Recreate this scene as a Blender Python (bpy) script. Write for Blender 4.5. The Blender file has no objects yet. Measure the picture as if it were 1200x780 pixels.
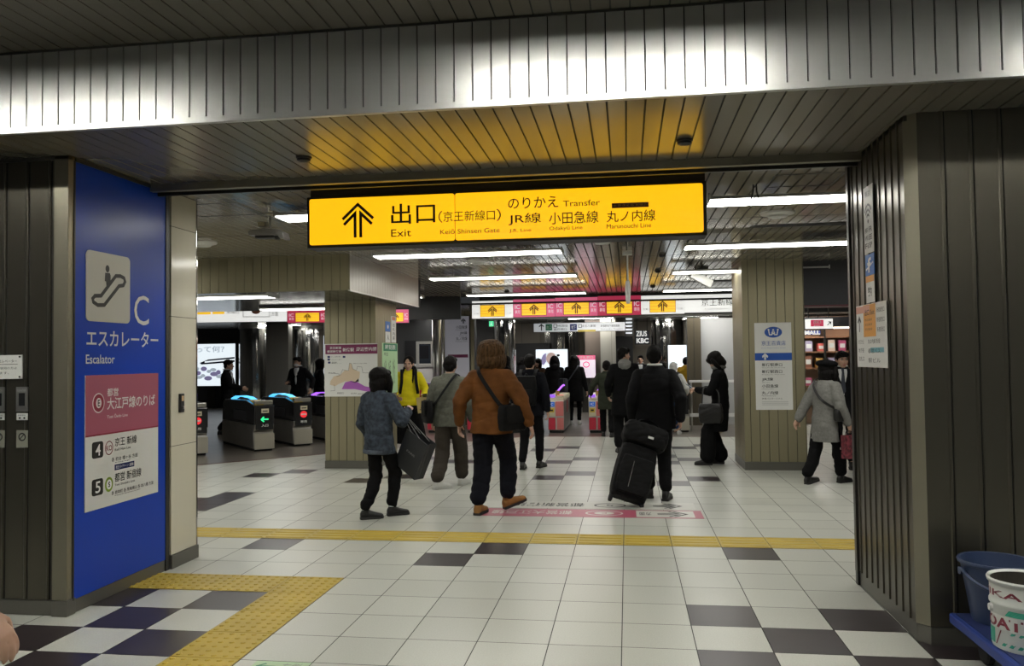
import bpy, math, random
import numpy as np
from mathutils import Vector as V, Matrix

# ------------------------------------------------------------------ camera, world, exposure
scene = bpy.context.scene
COL = scene.collection
random.seed(4)
F_PX = 948.74
CAM = V((0.055, -6.8925, 1.5747))
YAW, PITCH, ROLL = 0.140696, 0.031498, -0.0125549
fwd = V((-math.sin(YAW)*math.cos(PITCH), math.cos(YAW)*math.cos(PITCH), math.sin(PITCH)))
_r0 = V((math.cos(YAW), math.sin(YAW), 0)); _u0 = _r0.cross(fwd)
RGT = _r0*math.cos(ROLL) + _u0*math.sin(ROLL)
UPV = -_r0*math.sin(ROLL) + _u0*math.cos(ROLL)
cd = bpy.data.cameras.new('camera'); cam = bpy.data.objects.new('camera', cd); COL.objects.link(cam)
cd.sensor_width = 36.0; cd.lens = F_PX/1200*36; cd.clip_end = 200; cd.clip_start = 0.05
cam.matrix_world = Matrix(((RGT.x, UPV.x, -fwd.x, CAM.x), (RGT.y, UPV.y, -fwd.y, CAM.y), (RGT.z, UPV.z, -fwd.z, CAM.z), (0, 0, 0, 1)))
scene.camera = cam
w = bpy.data.worlds.new('world'); scene.world = w; w.use_nodes = True
w.node_tree.nodes['Background'].inputs[0].default_value = (0.9, 0.95, 1.0, 1)
w.node_tree.nodes['Background'].inputs[1].default_value = 0.03
vs = scene.view_settings
vs.view_transform = 'Standard'; vs.look = 'None'; vs.gamma = 1; vs.exposure = 0.0; vs.use_curve_mapping = False
scene.cycles.use_light_tree = False; scene.cycles.max_bounces = 7; scene.cycles.diffuse_bounces = 3; scene.cycles.glossy_bounces = 4
scene.cycles.sample_clamp_indirect = 4.0; scene.cycles.caustics_reflective = False; scene.cycles.caustics_refractive = False
LAMP = 14.5      # radiance of the fluorescent diffusers
NEAR_LAMP = 80.0

def ray(px, py): return fwd + RGT*((px-600)/F_PX) - UPV*((py-390)/F_PX)
def at(px, py, Y):
    d = ray(px, py); return CAM + d*((Y-CAM.y)/d.y)
def atx(px, py, X):
    d = ray(px, py); return CAM + d*((X-CAM.x)/d.x)
def atz(px, py, z=0.0):
    d = ray(px, py); return CAM + d*((z-CAM.z)/d.z)

# ------------------------------------------------------------------ materials
MATS = {}
def mat(name, col, rough=0.5, metal=0.0, emit=0.0, ecol=None, bump=None, var=None, spec=0.5, aniso=0.0, coat=0.0, sheen=0.0):
    """bump = (scale, strength); var = (scale, amount) large-scale colour variation; scale may be a 3-tuple"""
    if name in MATS: return MATS[name]
    m = bpy.data.materials.new(name); m.use_nodes = True
    nt = m.node_tree; b = nt.nodes['Principled BSDF']
    b.inputs['Base Color'].default_value = (*col, 1); b.inputs['Roughness'].default_value = rough
    b.inputs['Metallic'].default_value = metal; b.inputs['Specular IOR Level'].default_value = spec
    b.inputs['Coat Weight'].default_value = coat; b.inputs['Anisotropic'].default_value = aniso
    if sheen: b.inputs['Sheen Weight'].default_value = sheen
    if emit:
        b.inputs['Emission Color'].default_value = (*(ecol or col), 1); b.inputs['Emission Strength'].default_value = emit
    def tex(scale, detail=3):
        tc = nt.nodes.new('ShaderNodeTexCoord'); n = nt.nodes.new('ShaderNodeTexNoise')
        if isinstance(scale, tuple):
            mp = nt.nodes.new('ShaderNodeMapping'); mp.inputs['Scale'].default_value = scale
            nt.links.new(tc.outputs['Object'], mp.inputs[0]); nt.links.new(mp.outputs[0], n.inputs['Vector']); n.inputs['Scale'].default_value = 1
        else:
            nt.links.new(tc.outputs['Object'], n.inputs['Vector']); n.inputs['Scale'].default_value = scale
        n.inputs['Detail'].default_value = detail
        return n
    if var:
        n = tex(var[0]); mx = nt.nodes.new('ShaderNodeMix'); mx.data_type = 'RGBA'
        mx.inputs[6].default_value = (*[c*(1-var[1]) for c in col], 1); mx.inputs[7].default_value = (*[min(1, c*(1+var[1])) for c in col], 1)
        rm = nt.nodes.new('ShaderNodeMapRange'); rm.inputs[1].default_value = 0.3; rm.inputs[2].default_value = 0.7
        nt.links.new(n.outputs[0], rm.inputs[0]); nt.links.new(rm.outputs[0], mx.inputs[0]); nt.links.new(mx.outputs[2], b.inputs['Base Color'])
    if bump:
        n = tex(bump[0]); bp = nt.nodes.new('ShaderNodeBump'); bp.inputs['Strength'].default_value = bump[1]; bp.inputs['Distance'].default_value = 0.01
        nt.links.new(n.outputs[0], bp.inputs['Height']); nt.links.new(bp.outputs[0], b.inputs['Normal'])
    MATS[name] = m
    return m
def flat(name, col, rough=0.5): return mat(name, col, rough)
def glow(name, col, strength): return mat(name, col, 0.4, emit=strength, ecol=col)

M_BRONZE = mat('bronze_panel', (0.115, 0.106, 0.083), 0.3, 0.8, var=((0.7, 0.7, 0.25), 0.1), bump=((260, 260, 3), 0.02), aniso=0.4)
M_BRONZE2 = mat('olive_panel', (0.29, 0.26, 0.165), 0.42, 0.55, var=((1, 1, .4), 0.1), bump=((260, 260, 3), 0.02))
M_ALU = mat('brushed_aluminium', (0.58, 0.58, 0.56), 0.38, 0.7, bump=((260, 260, 3), 0.02), var=((3, 3, .5), .04))
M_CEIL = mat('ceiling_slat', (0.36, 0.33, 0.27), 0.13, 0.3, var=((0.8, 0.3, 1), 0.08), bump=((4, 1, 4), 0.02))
M_CEILN = mat('near_ceiling_slat_shaded', (0.17, 0.155, 0.125), 0.22, 0.3, var=((0.8, 0.3, 1), 0.08), bump=((4, 1, 4), 0.02))  # ceiling slats darkened: the near hall's shade is put into the colour
M_SOFFIT = mat('soffit_slat_shaded', (0.25, 0.23, 0.185), 0.19, 0.3, var=((0.8, 0.3, 1), 0.08), bump=((4, 1, 4), 0.02))  # darker copy of the ceiling slats, shade under the beam painted in
M_GROOVE = mat('groove', (0.012, 0.012, 0.011), 0.8)
M_DARKMETAL = mat('dark_metal', (0.06, 0.058, 0.052), 0.35, 0.7)
M_KICK = mat('steel_skirting', (0.16, 0.155, 0.135), 0.4, 0.6)
M_BLACK = mat('black', (0.008, 0.008, 0.009), 0.45)
M_WHITE = mat('white_paint', (0.72, 0.72, 0.70), 0.5)
M_PAPER = mat('paper_white', (0.66, 0.66, 0.63), 0.45)
M_TILE = mat('cream_tile', (0.62, 0.585, 0.47), 0.12, var=((2, 2, 1), .06))
M_STEEL = mat('stainless', (0.50, 0.49, 0.46), 0.28, 0.9, var=((2, 2, 2), .12))
M_CHROME = mat('chrome', (0.62, 0.62, 0.62), 0.06, 1.0)
M_LAMP = mat('lamp_diffuser', (0.9, 0.92, 1.0), 0.4, emit=LAMP, ecol=(1.0, 0.985, 0.91))
M_LAMPBODY = mat('lamp_housing', (0.55, 0.55, 0.53), 0.4)
M_GREYWALL = mat('grey_wall', (0.12, 0.115, 0.105), 0.4, 0.2, var=((.5, .5, .5), .15))
M_INK = mat('ink_black', (0.012, 0.011, 0.01), 0.5)
M_WINK = mat('ink_white', (0.7, 0.7, 0.68), 0.5)

def floor_mat(name, col, rough, speck, vary=0.06):
    m = bpy.data.materials.new(name); m.use_nodes = True; nt = m.node_tree; b = nt.nodes['Principled BSDF']
    L = nt.links.new
    geo = nt.nodes.new('ShaderNodeNewGeometry')
    sc = nt.nodes.new('ShaderNodeVectorMath'); sc.operation = 'MULTIPLY'; sc.inputs[1].default_value = (2.5, 2.5, 0)
    L(geo.outputs['Position'], sc.inputs[0])
    fl = nt.nodes.new('ShaderNodeVectorMath'); fl.operation = 'FLOOR'; L(sc.outputs[0], fl.inputs[0])
    wn = nt.nodes.new('ShaderNodeTexWhiteNoise'); wn.noise_dimensions = '2D'; L(fl.outputs[0], wn.inputs['Vector'])
    n = nt.nodes.new('ShaderNodeTexNoise'); n.inputs['Scale'].default_value = 130; n.inputs['Detail'].default_value = 2; L(geo.outputs['Position'], n.inputs['Vector'])
    r1 = nt.nodes.new('ShaderNodeMapRange'); r1.inputs[3].default_value = 1-vary; r1.inputs[4].default_value = 1+vary; L(wn.outputs['Value'], r1.inputs[0])
    r2 = nt.nodes.new('ShaderNodeMapRange'); r2.inputs[1].default_value = .35; r2.inputs[2].default_value = .65; r2.inputs[3].default_value = 1-speck; r2.inputs[4].default_value = 1+speck; L(n.outputs[0], r2.inputs[0])
    a = nt.nodes.new('ShaderNodeMath'); a.operation = 'MULTIPLY'; L(r1.outputs[0], a.inputs[0]); L(r2.outputs[0], a.inputs[1])
    c = a
    vm = nt.nodes.new('ShaderNodeVectorMath'); vm.operation = 'SCALE'; vm.inputs[0].default_value = col; L(c.outputs[0], vm.inputs['Scale'])
    L(vm.outputs[0], b.inputs['Base Color'])
    b.inputs['Roughness'].default_value = rough
    return m
M_FLOORW = floor_mat('floor_tile_white', (0.47, 0.475, 0.425), 0.285, .06)
M_FLOORB = mat('floor_tile_black', (0.030, 0.023, 0.025), 0.285)
M_GROUT = mat('grout', (0.05, 0.05, 0.045), 0.8)
M_FLOORD = mat('gate_floor', (0.12, 0.105, 0.09), 0.3, var=((2, 2, 1), .2))
M_YELLOW = mat('tactile_yellow', (0.42, 0.30, 0.035), 0.45, var=((3, 3, 1), .12))

# ------------------------------------------------------------------ mesh builder
class Fr:
    """a local frame: origin, u (right), v (up), n (towards the viewer)"""
    def __init__(s, o, u=(1, 0, 0), v=(0, 0, 1)):
        s.o = V(o); s.u = V(u).normalized(); s.v = V(v).normalized(); s.n = s.u.cross(s.v)
    def p(s, x, y, z=0): return s.o + s.u*x + s.v*y + s.n*z
    def inv(s, q): d = V(q)-s.o; return (d.dot(s.u), d.dot(s.v))
WORLD = Fr((0, 0, 0), (1, 0, 0), (0, 1, 0))
_tc = {}
def text_geo(t, bold=0.0):
    if (t, bold) in _tc: return _tc[(t, bold)]
    cu = bpy.data.curves.new('t', 'FONT'); cu.body = t; cu.size = 1; cu.resolution_u = 3; cu.offset = bold
    o = bpy.data.objects.new('t', cu); COL.objects.link(o)
    dg = bpy.context.evaluated_depsgraph_get(); me = o.evaluated_get(dg).to_mesh()
    vs_ = [(v.co.x, v.co.y) for v in me.vertices]; fs = [tuple(p.vertices) for p in me.polygons]
    o.evaluated_get(dg).to_mesh_clear(); bpy.data.objects.remove(o); bpy.data.curves.remove(cu)
    xs = [a for a, _ in vs_] or [0]; ys = [b for _, b in vs_] or [0]
    r = (vs_, fs, (min(xs), min(ys), max(xs), max(ys))); _tc[(t, bold)] = r
    return r

class MB:
    def __init__(s): s.v = []; s.f = []; s.m = []; s.mats = []
    def mi(s, m):
        if m not in s.mats: s.mats.append(m)
        return s.mats.index(m)
    def add(s, vs_, fs, m):
        k = len(s.v); i = s.mi(m); s.v += [tuple(a) for a in vs_]
        for f in fs: s.f.append(tuple(a+k for a in f)); s.m.append(i)
    def fbox(s, fr, x0, y0, z0, x1, y1, z1, m):
        c = [fr.p(x, y, z) for z in (z0, z1) for y in (y0, y1) for x in (x0, x1)]
        s.add(c, [(0, 2, 3, 1), (4, 5, 7, 6), (0, 1, 5, 4), (2, 6, 7, 3), (0, 4, 6, 2), (1, 3, 7, 5)], m); return s
    def box(s, a, b, m): return s.fbox(WORLD, *a, *b, m)
    def quad(s, fr, x0, y0, x1, y1, m, z=0.0015):
        s.add([fr.p(x0, y0, z), fr.p(x1, y0, z), fr.p(x1, y1, z), fr.p(x0, y1, z)], [(0, 1, 2, 3)], m); return s
    def poly(s, fr, pts, m, z=0.0015): s.add([fr.p(x, y, z) for x, y in pts], [tuple(range(len(pts)))], m); return s
    def rrect(s, fr, x0, y0, x1, y1, r, m, z0=0.0, z1=0.004):
        pts = []
        for cx, cy, a in ((x1-r, y1-r, 0), (x0+r, y1-r, 90), (x0+r, y0+r, 180), (x1-r, y0+r, 270)):
            for k in range(5): t = math.radians(a+k*22.5); pts.append((cx+r*math.cos(t), cy+r*math.sin(t)))
        return s.prism(fr, pts, z0, z1, m)
    def prism(s, fr, pts, z0, z1, m):
        n = len(pts); vv = [fr.p(x, y, z0) for x, y in pts]+[fr.p(x, y, z1) for x, y in pts]
        fs = [tuple(range(n-1, -1, -1)), tuple(range(n, 2*n))]+[(i, (i+1) % n, n+(i+1) % n, n+i) for i in range(n)]
        s.add(vv, fs, m); return s
    def ring(s, fr, cx, cy, rx, ry, m, z=0.0015, inner=0.0, n=28):
        o = [(cx+rx*math.cos(2*math.pi*k/n), cy+ry*math.sin(2*math.pi*k/n)) for k in range(n)]
        if inner <= 0: return s.poly(fr, o, m, z)
        q = [(cx+(rx-inner)*math.cos(2*math.pi*k/n), cy+(ry-inner)*math.sin(2*math.pi*k/n)) for k in range(n)]
        s.add([fr.p(*a, z) for a in o+q], [(k, (k+1) % n, n+(k+1) % n, n+k) for k in range(n)], m); return s
    def stroke(s, fr, pts, wd, m, z=0.002, closed=False):
        """a flat line of width wd along pts"""
        n = len(pts); seg = n if closed else n-1
        L, R = [], []
        for i in range(n):
            a = V(pts[i-1]) if (i > 0 or closed) else V(pts[i]); b = V(pts[(i+1) % n]) if (i < n-1 or closed) else V(pts[i])
            d1 = (V(pts[i])-a); d2 = (b-V(pts[i]))
            if d1.length < 1e-9: d1 = d2
            if d2.length < 1e-9: d2 = d1
            d1 = d1.normalized(); d2 = d2.normalized(); n1 = V((-d1.y, d1.x)); n2 = V((-d2.y, d2.x)); mt = (n1+n2)
            mt = mt.normalized() if mt.length > 1e-6 else n1
            k = wd/2/max(.35, mt.dot(n1)); L.append(V(pts[i])+mt*k); R.append(V(pts[i])-mt*k)
        s.add([fr.p(q.x, q.y, z) for q in L+R], [(i, n+i, n+(i+1) % n, (i+1) % n) for i in range(seg)], m); return s
    def text(s, fr, t, box, m, bold=0.0, z=0.003, flip=False):
        vs_, fs, (a, b, c, d) = text_geo(t, bold)
        if not vs_: return s
        x0, y0, x1, y1 = box; kx = (x1-x0)/max(1e-6, c-a); ky = (y1-y0)/max(1e-6, d-b)
        out = []
        for x, y in vs_:
            X, Y = x0+(x-a)*kx, y0+(y-b)*ky
            if flip: X, Y = x0+x1-X, y0+y1-Y
            out.append(fr.p(X, Y, z))
        s.add(out, fs, m); return s
    def tube(s, pts, rad, m, n=10, caps=True, closed=False):
        pts = [V(p) for p in pts]; N = len(pts)
        rad = [rad]*N if not isinstance(rad, (list, tuple)) else rad
        t0 = (pts[1]-pts[0]).normalized(); ref = V((0, 0, 1)) if abs(t0.z) < .9 else V((1, 0, 0))
        u = t0.cross(ref).normalized(); vv = []; k = len(s.v)
        for i, p in enumerate(pts):
            a = pts[i]-pts[i-1] if (i > 0) else pts[1]-pts[0]; b = pts[i+1]-pts[i] if i < N-1 else a
            t = (a.normalized()+b.normalized()); t = t.normalized() if t.length > 1e-6 else a.normalized()
            u = (u-t*u.dot(t)).normalized(); w_ = t.cross(u)
            for j in range(n):
                q = 2*math.pi*j/n; vv.append(p+(u*math.cos(q)+w_*math.sin(q))*rad[i])
        fs = [(i*n+j, i*n+(j+1) % n, (i+1)*n+(j+1) % n, (i+1)*n+j) for i in range(N-1) for j in range(n)]
        if caps: fs += [tuple(range(n-1, -1, -1)), tuple(range((N-1)*n, N*n))]
        s.add(vv, fs, m); return s
    def lathe(s, c, prof, m, n=28, axis=None):
        c = V(c); ax = V(axis).normalized() if axis is not None else V((0, 0, 1)); ref = V((1, 0, 0)) if abs(ax.x) < .9 else V((0, 1, 0))
        u = (ref-ax*ref.dot(ax)).normalized(); w_ = ax.cross(u); vv = []
        for r, z in prof:
            for j in range(n):
                q = 2*math.pi*j/n; vv.append(c+ax*z+(u*math.cos(q)+w_*math.sin(q))*max(r, 1e-4))
        N = len(prof)
        fs = [(i*n+j, i*n+(j+1) % n, (i+1)*n+(j+1) % n, (i+1)*n+j) for i in range(N-1) for j in range(n)]
        fs += [tuple(range(n-1, -1, -1)), tuple(range((N-1)*n, N*n))]
        s.add(vv, fs, m); return s
    def ell(s, c, r, m, R=None, n=14):
        c = V(c); vv = []; h = n//2
        for i in range(h+1):
            t = math.pi*i/h
            for j in range(n):
                q = 2*math.pi*j/n; p = V((r[0]*math.sin(t)*math.cos(q), r[1]*math.sin(t)*math.sin(q), r[2]*math.cos(t)))
                vv.append(c+(R @ p if R is not None else p))
        fs = [(i*n+j, (i+1)*n+j, (i+1)*n+(j+1) % n, i*n+(j+1) % n) for i in range(h) for j in range(n)]
        s.add(vv, fs, m); return s
    def limb(s, pts, rad, m, n=12, dens=3):
        """a round tapered limb with ball ends, for fusing"""
        P, R = [], []
        for i in range(len(pts)-1):
            for k in range(dens):
                t = k/dens; P.append(V(pts[i]).lerp(V(pts[i+1]), t)); R.append(rad[i]*(1-t)+rad[i+1]*t)
        P.append(V(pts[-1])); R.append(rad[-1])
        s.tube(P, R, m, n)
        for p, r in zip(pts, rad): s.ell(p, (r, r, r), m, n=n)
        return s
    def loft(s, rings, m, n=24, e=2.0):
        """rings: (centre, ru, rv, u axis, v axis)"""
        vv = []
        for c, ru, rv, u, v_ in rings:
            c, u, v_ = V(c), V(u), V(v_)
            for j in range(n):
                q = 2*math.pi*j/n; cx, sy = math.cos(q), math.sin(q)
                cx = math.copysign(abs(cx)**(2/e), cx); sy = math.copysign(abs(sy)**(2/e), sy)
                vv.append(c+u*(ru*cx)+v_*(rv*sy))
        N = len(rings)
        fs = [(i*n+j, i*n+(j+1) % n, (i+1)*n+(j+1) % n, (i+1)*n+j) for i in range(N-1) for j in range(n)]
        fs += [tuple(range(n-1, -1, -1)), tuple(range((N-1)*n, N*n))]
        s.add(vv, fs, m); return s
    def mesh(s, name, smooth=False):
        me = bpy.data.meshes.new(name); me.from_pydata(s.v, [], s.f)
        for m in s.mats: me.materials.append(m)
        me.polygons.foreach_set('material_index', s.m)
        if smooth: me.polygons.foreach_set('use_smooth', [True]*len(s.f))
        me.update(); return me
    def build(s, name, parent=None, smooth=False, bevel=0.0, off=None, angle=None):
        me = s.mesh(name, smooth)
        if parent is None and off is not None: me.transform(Matrix.Translation(-V(off)))
        o = bpy.data.objects.new(name, me); COL.objects.link(o)
        if parent is None and off is not None: o.location = off
        if parent is not None:
            o.parent = parent; 
            pw = parent_world(parent); me.transform(pw.inverted())
        if bevel:
            b = o.modifiers.new('edge', 'BEVEL'); b.width = bevel; b.segments = 2; b.limit_method = 'ANGLE'; b.angle_limit = math.radians(40)
        if angle:
            if hasattr(me, 'set_sharp_from_angle'): me.polygons.foreach_set('use_smooth', [True]*len(me.polygons)); me.set_sharp_from_angle(angle=math.radians(angle))
        return o
def parent_world(o):
    m = o.matrix_basis.copy()
    while o.parent is not None: o = o.parent; m = o.matrix_basis @ m
    return m
def tag(o, label=None, cat=None, group=None, kind=None):
    if label: o['label'] = label
    if cat: o['category'] = cat
    if group: o['group'] = group
    if kind: o['kind'] = kind
    return o
def thing(name, label, cat, loc=(0, 0, 0), rz=0.0, group=None):
    o = bpy.data.objects.new(name, None); o.empty_display_size = .1; COL.objects.link(o); o.location = loc; o.rotation_euler.z = rz
    return tag(o, label, cat, group)
def dup(root, loc, rz=None, label=None, group=None):
    r = root.copy(); COL.objects.link(r); r.location = loc
    if rz is not None: r.rotation_euler.z = rz
    if label: r['label'] = label
    if group: r['group'] = group
    for ch in list(root.children):
        c = ch.copy(); COL.objects.link(c); c.parent = r
        for g in list(ch.children):
            d = g.copy(); COL.objects.link(d); d.parent = c
    return r
def struct(name, mb, **k): return tag(mb.build(name, **k), kind='structure')

def grooved(mb, fr, L, H, m, sp=0.1, gw=0.006, gd=0.006, start=0.0, rib=False):
    """panelling: flat strips parted by narrow grooves (or thin raised battens), L along u, H along v"""
    prof = [(0.0, 0.0, 0)]; x = start if start > 0 else sp
    while x < L-gw:
        if rib: prof += [(x-gw, 0, 0), (x-gw*.6, gd, 0), (x+gw*.3, gd, 0), (x+gw*.45, -gd*.8, 1), (x+gw, -gd*.8, 1), (x+gw*1.1, 0, 0)]
        else: prof += [(x-gw/2, 0, 0), (x-gw/3, -gd, 1), (x+gw/3, -gd, 1), (x+gw/2, 0, 0)]
        x += sp
    prof.append((L, 0, 0)); n = len(prof)
    vv = [fr.p(a, 0, z) for a, z, _ in prof]+[fr.p(a, H, z) for a, z, _ in prof]
    fl = [i for i in range(n-1) if not (prof[i][2] and prof[i+1][2])]; dk = [i for i in range(n-1) if prof[i][2] and prof[i+1][2]]
    mb.add(vv, [(i, i+1, n+i+1, n+i) for i in fl], m)
    mb.add(vv, [(i, i+1, n+i+1, n+i) for i in dk], M_GROOVE)
    return mb

# ================================================================== THE SETTING
YC = math.cos(YAW); YS = math.sin(YAW)
DIAG = V((YC, YS, 0))                       # the slanted side gate line runs square to the view
def atd(px, py, dep): return CAM + ray(px, py)*dep

# ---- floor: 40 cm tiles
BLACK = {(-4, -2), (-3, -1), (2, -1), (1, -5), (2, -6), (3, -5), (1, -7), (3, -7), (2, -8), (-8, -6), (-7, -5), (-9, -5), (-9, -7), (-7, -7), (-8, -8),
         (-8, -1), (-13, 9), (-12, 10), (-12, 5), (-12, 4), (-13, 4), (-12, 3), (-9, 8), (-8, 9), (-3, 9), (-2, 10), (-3, 18), (-4, 17), (-8, 14), (-6, 13), (-7, 13),
         (1, 8), (2, 9), (1, 13), (2, 14), (1, 15), (2, 18), (3, 19), (-9, 13), (4, -6), (4, -8), (6, 3), (7, 8), (6, 14), (-3, 13), (-2, 14)}
fl = MB(); fl.box((-16, -9.2, -.02), (8, 20, -0.004), M_GROUT)
for i in range(-30, 18):
    for j in range(-20, 50):
        g = 0.0028; x, y = i*.4, j*.4
        fl.add([(x+g, y+g, 0), (x+.4-g, y+g, 0), (x+.4-g, y+.4-g, 0), (x+g, y+.4-g, 0)], [(0, 1, 2, 3)], M_FLOORB if (i, j) in BLACK else M_FLOORW)
struct('floor', fl)
gf = MB(); gf.prism(WORLD, [(-2.0, 9.4), (2.9, 9.4), (2.9, 19.9), (-15.9, 19.9), (-15.9, 3.2), (-7.6, 3.9), (-6.6, 4.72), (-5.1, 6.25)], .0005, .003, M_FLOORD)
gf.prism(WORLD, [(-2.0, 9.36), (2.9, 9.36), (2.9, 9.4), (-2.0, 9.4)], .0005, .0035, mat('floor_edge', (.10, .035, .025), .4))
gf.prism(WORLD, [(-7.6, 3.86), (-6.58, 4.68), (-5.08, 6.21), (-2.0, 9.36), (-2.0, 9.41), (-5.1, 6.26), (-6.6, 4.73), (-7.6, 3.91)], .0005, .0035, mat('floor_edge', (.10, .035, .025), .4))
struct('floor_gate_area', gf)

# ---- near ceiling, beam with fascia and soffit, ceiling beyond
CE = 2.9; TOPC = 3.37; YB = -2.73; YT = -1.36
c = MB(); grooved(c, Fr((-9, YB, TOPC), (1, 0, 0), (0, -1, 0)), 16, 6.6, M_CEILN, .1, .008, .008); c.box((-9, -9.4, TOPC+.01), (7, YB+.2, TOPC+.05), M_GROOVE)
struct('ceiling', c)
b = MB(); grooved(b, Fr((-9, YB, CE+.032)), 16, TOPC-CE-.032, M_ALU, .1, .0085, .008, start=.072)
b.box((-9, YB-.012, CE-.002), (7, YB+.02, CE+.032), M_ALU)
b.box((-9, YB-.008, TOPC-.012), (7, YB+.01, TOPC), M_DARKMETAL)
b.box((-9, YB+.012, CE+.012), (7, YT, TOPC+.1), M_GROOVE)
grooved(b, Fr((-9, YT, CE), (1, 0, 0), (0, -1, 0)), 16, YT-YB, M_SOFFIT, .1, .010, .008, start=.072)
struct('beam', b)
t = MB(); t.box((-3.43, YT, 2.845), (1.6, YT+.05, CE+.02), mat('trim_bronze', (.24, .225, .18), .35, .6)); t.box((-3.43, YT+.05, 2.862), (1.6, YT+.10, CE+.02), M_DARKMETAL); t.box((-3.43, YT+.1, 2.83), (1.6, YT+.125, CE+.02), M_DARKMETAL)
struct('trim_1', t, bevel=.004)
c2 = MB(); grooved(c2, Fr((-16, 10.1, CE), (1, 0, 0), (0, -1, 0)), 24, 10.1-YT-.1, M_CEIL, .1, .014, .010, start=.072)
c2.box((-16, YT+.1, CE+.012), (8, 10.1, CE+.05), M_GROOVE)
for y in (1.1, 3.86, 6.6): c2.box((-16, y, CE-.0015), (8, y+.007, CE), M_GROOVE)
struct('ceiling_beyond', c2)
cb = MB(); grooved(cb, Fr((-16, 20, 2.72), (1, 0, 0), (0, -1, 0)), 24, 10, mat('far_ceiling', (.30, .29, .27), .18, .5), .2, .008, .008); cb.box((-16, 10, 2.73), (8, 20, 2.76), M_GROOVE)
struct('ceiling_far', cb)

# ---- panelled blocks left and right of the opening
def block_face(mb, fr, L, H, m=M_BRONZE, sp=.147, z0=.1, start=0, rib=True):
    grooved(mb, Fr(fr.p(0, z0), fr.u, fr.v), L, H-z0, m, sp, .014, .007, start=start, rib=rib)
    mb.fbox(fr, 0, 0, -.02, L, z0-.005, -.006, M_KICK)
rb = MB()
block_face(rb, Fr((1.655, -2.2, 0)), 5, CE, start=.13)
block_face(rb, Fr((1.6, -1.02, 0), (0, -1, 0)), 1.12, CE, sp=.118, start=.09)
q = Fr((1.6, -2.14, 0), V((.055, -.06, 0)))
grooved(rb, Fr(q.p(0, .1), q.u), .0814, CE-.1, mat('corner_post', (.27, .25, .19), .36, .7), 1)
rb.fbox(q, 0, 0, -.02, .0814, .095, -.006, M_KICK)
rb.box((1.62, -2.12, 0), (6.6, -1.0, CE), M_GROOVE); rb.box((1.585, -1.05, .09), (1.63, -1.0, CE), M_DARKMETAL); rb.box((1.6, -2.16, 2.868), (6.6, -1.02, 2.898), M_DARKMETAL)
rb.box((1.59, -1.04, 0), (1.63, -.99, .09), M_BLACK)
struct('pillar_right_block', rb)
lb = MB()
block_face(lb, Fr((-9, -2.23, 0)), 5.47, CE, sp=.158, start=.065)
lb.box((-3.53, -2.24, .1), (-3.43, -2.17, CE), mat('corner_post', (.27, .25, .19), .36, .7)); lb.box((-3.53, -2.245, 0), (-3.425, -2.16, .1), M_KICK)
lb.box((-9, -2.21, 0), (-3.45, -1.1, CE), M_GROOVE); lb.box((-3.46, -2.19, 0), (-3.436, -1.1, .085), M_KICK)
lb.box((-3.5, -1.145, 0), (-3.425, -1.10, CE), M_DARKMETAL); lb.box((-3.45, -2.18, 2.872), (-3.42, -1.1, 2.898), M_DARKMETAL); lb.box((-9, -2.24, 2.872), (-3.43, -2.2, 2.898), M_DARKMETAL)
struct('pillar_left_block', lb, bevel=.003)
tp = MB()
for a, z in ((.105, .93), (.934, 1.93), (1.934, 2.63), (2.634, 2.895)): tp.box((-4.6, -1.085, a), (-3.42, -.715, z), M_TILE)
tp.box((-4.58, -1.08, .1), (-3.424, -.72, 2.89), M_GROUT); tp.box((-4.6, -1.09, 0), (-3.408, -.703, .102), M_KICK); tp.box((-3.43, -.725, .1), (-3.415, -.708, 2.895), M_CHROME)
struct('pillar_tiled', tp, bevel=.002)

# ---- hall pillars and the cross beam on the left
def pillar(name, x0, x1, y0, y1, H):
    mb = MB(); mb.box((x0+.015, y0+.015, 0), (x1-.015, y1-.015, H), M_GROOVE)
    for fr, L in ((Fr((x0, y0, 0)), x1-x0), (Fr((x1, y0, 0), (0, 1, 0)), y1-y0), (Fr((x0, y1, 0), (0, -1, 0)), y1-y0), (Fr((x1, y1, 0), (-1, 0, 0)), x1-x0)):
        grooved(mb, Fr(fr.p(0, .115), fr.u), L, H-.115, M_BRONZE2, .122, .008, .01, start=.085)
        mb.fbox(fr, -.003, 0, -.02, L+.003, .112, .006, M_KICK)
    return struct(name, mb)
pillar('pillar_with_map', -4.35, -3.575, 4.53, 5.6, 2.46)
pillar('pillar_right_hall', 1.645, 2.47, 4.65, 5.7, CE)
bl = MB(); grooved(bl, Fr((-16, 2.76, 2.45)), 12.66, .45, M_BRONZE2, .115, .006, .008)
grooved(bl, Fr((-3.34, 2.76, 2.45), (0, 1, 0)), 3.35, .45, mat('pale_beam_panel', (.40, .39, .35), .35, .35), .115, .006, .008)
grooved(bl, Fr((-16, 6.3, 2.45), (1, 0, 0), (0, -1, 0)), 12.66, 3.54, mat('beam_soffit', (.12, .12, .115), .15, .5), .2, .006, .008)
bl.box((-16, 2.775, 2.465), (-3.355, 6.3, CE-.001), M_GROOVE); bl.box((-3.36, 2.75, 2.44), (-3.33, 6.11, 2.455), M_ALU)
struct('beam_cross', bl)
db = MB(); grooved(db, Fr((2.47, 5.02, 2.27)), 4.5, .63, mat('dark_bulkhead', (.045, .045, .05), .4, .3), 1.4); db.box((2.47, 5.03, 2.27), (7, 5.4, CE), M_BLACK); db.box((2.47, 5.0, 2.255), (7, 5.4, 2.275), mat('maroon_edge', (.12, .02, .03), .4))
struct('beam_dark_bulkhead', db)

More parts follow.
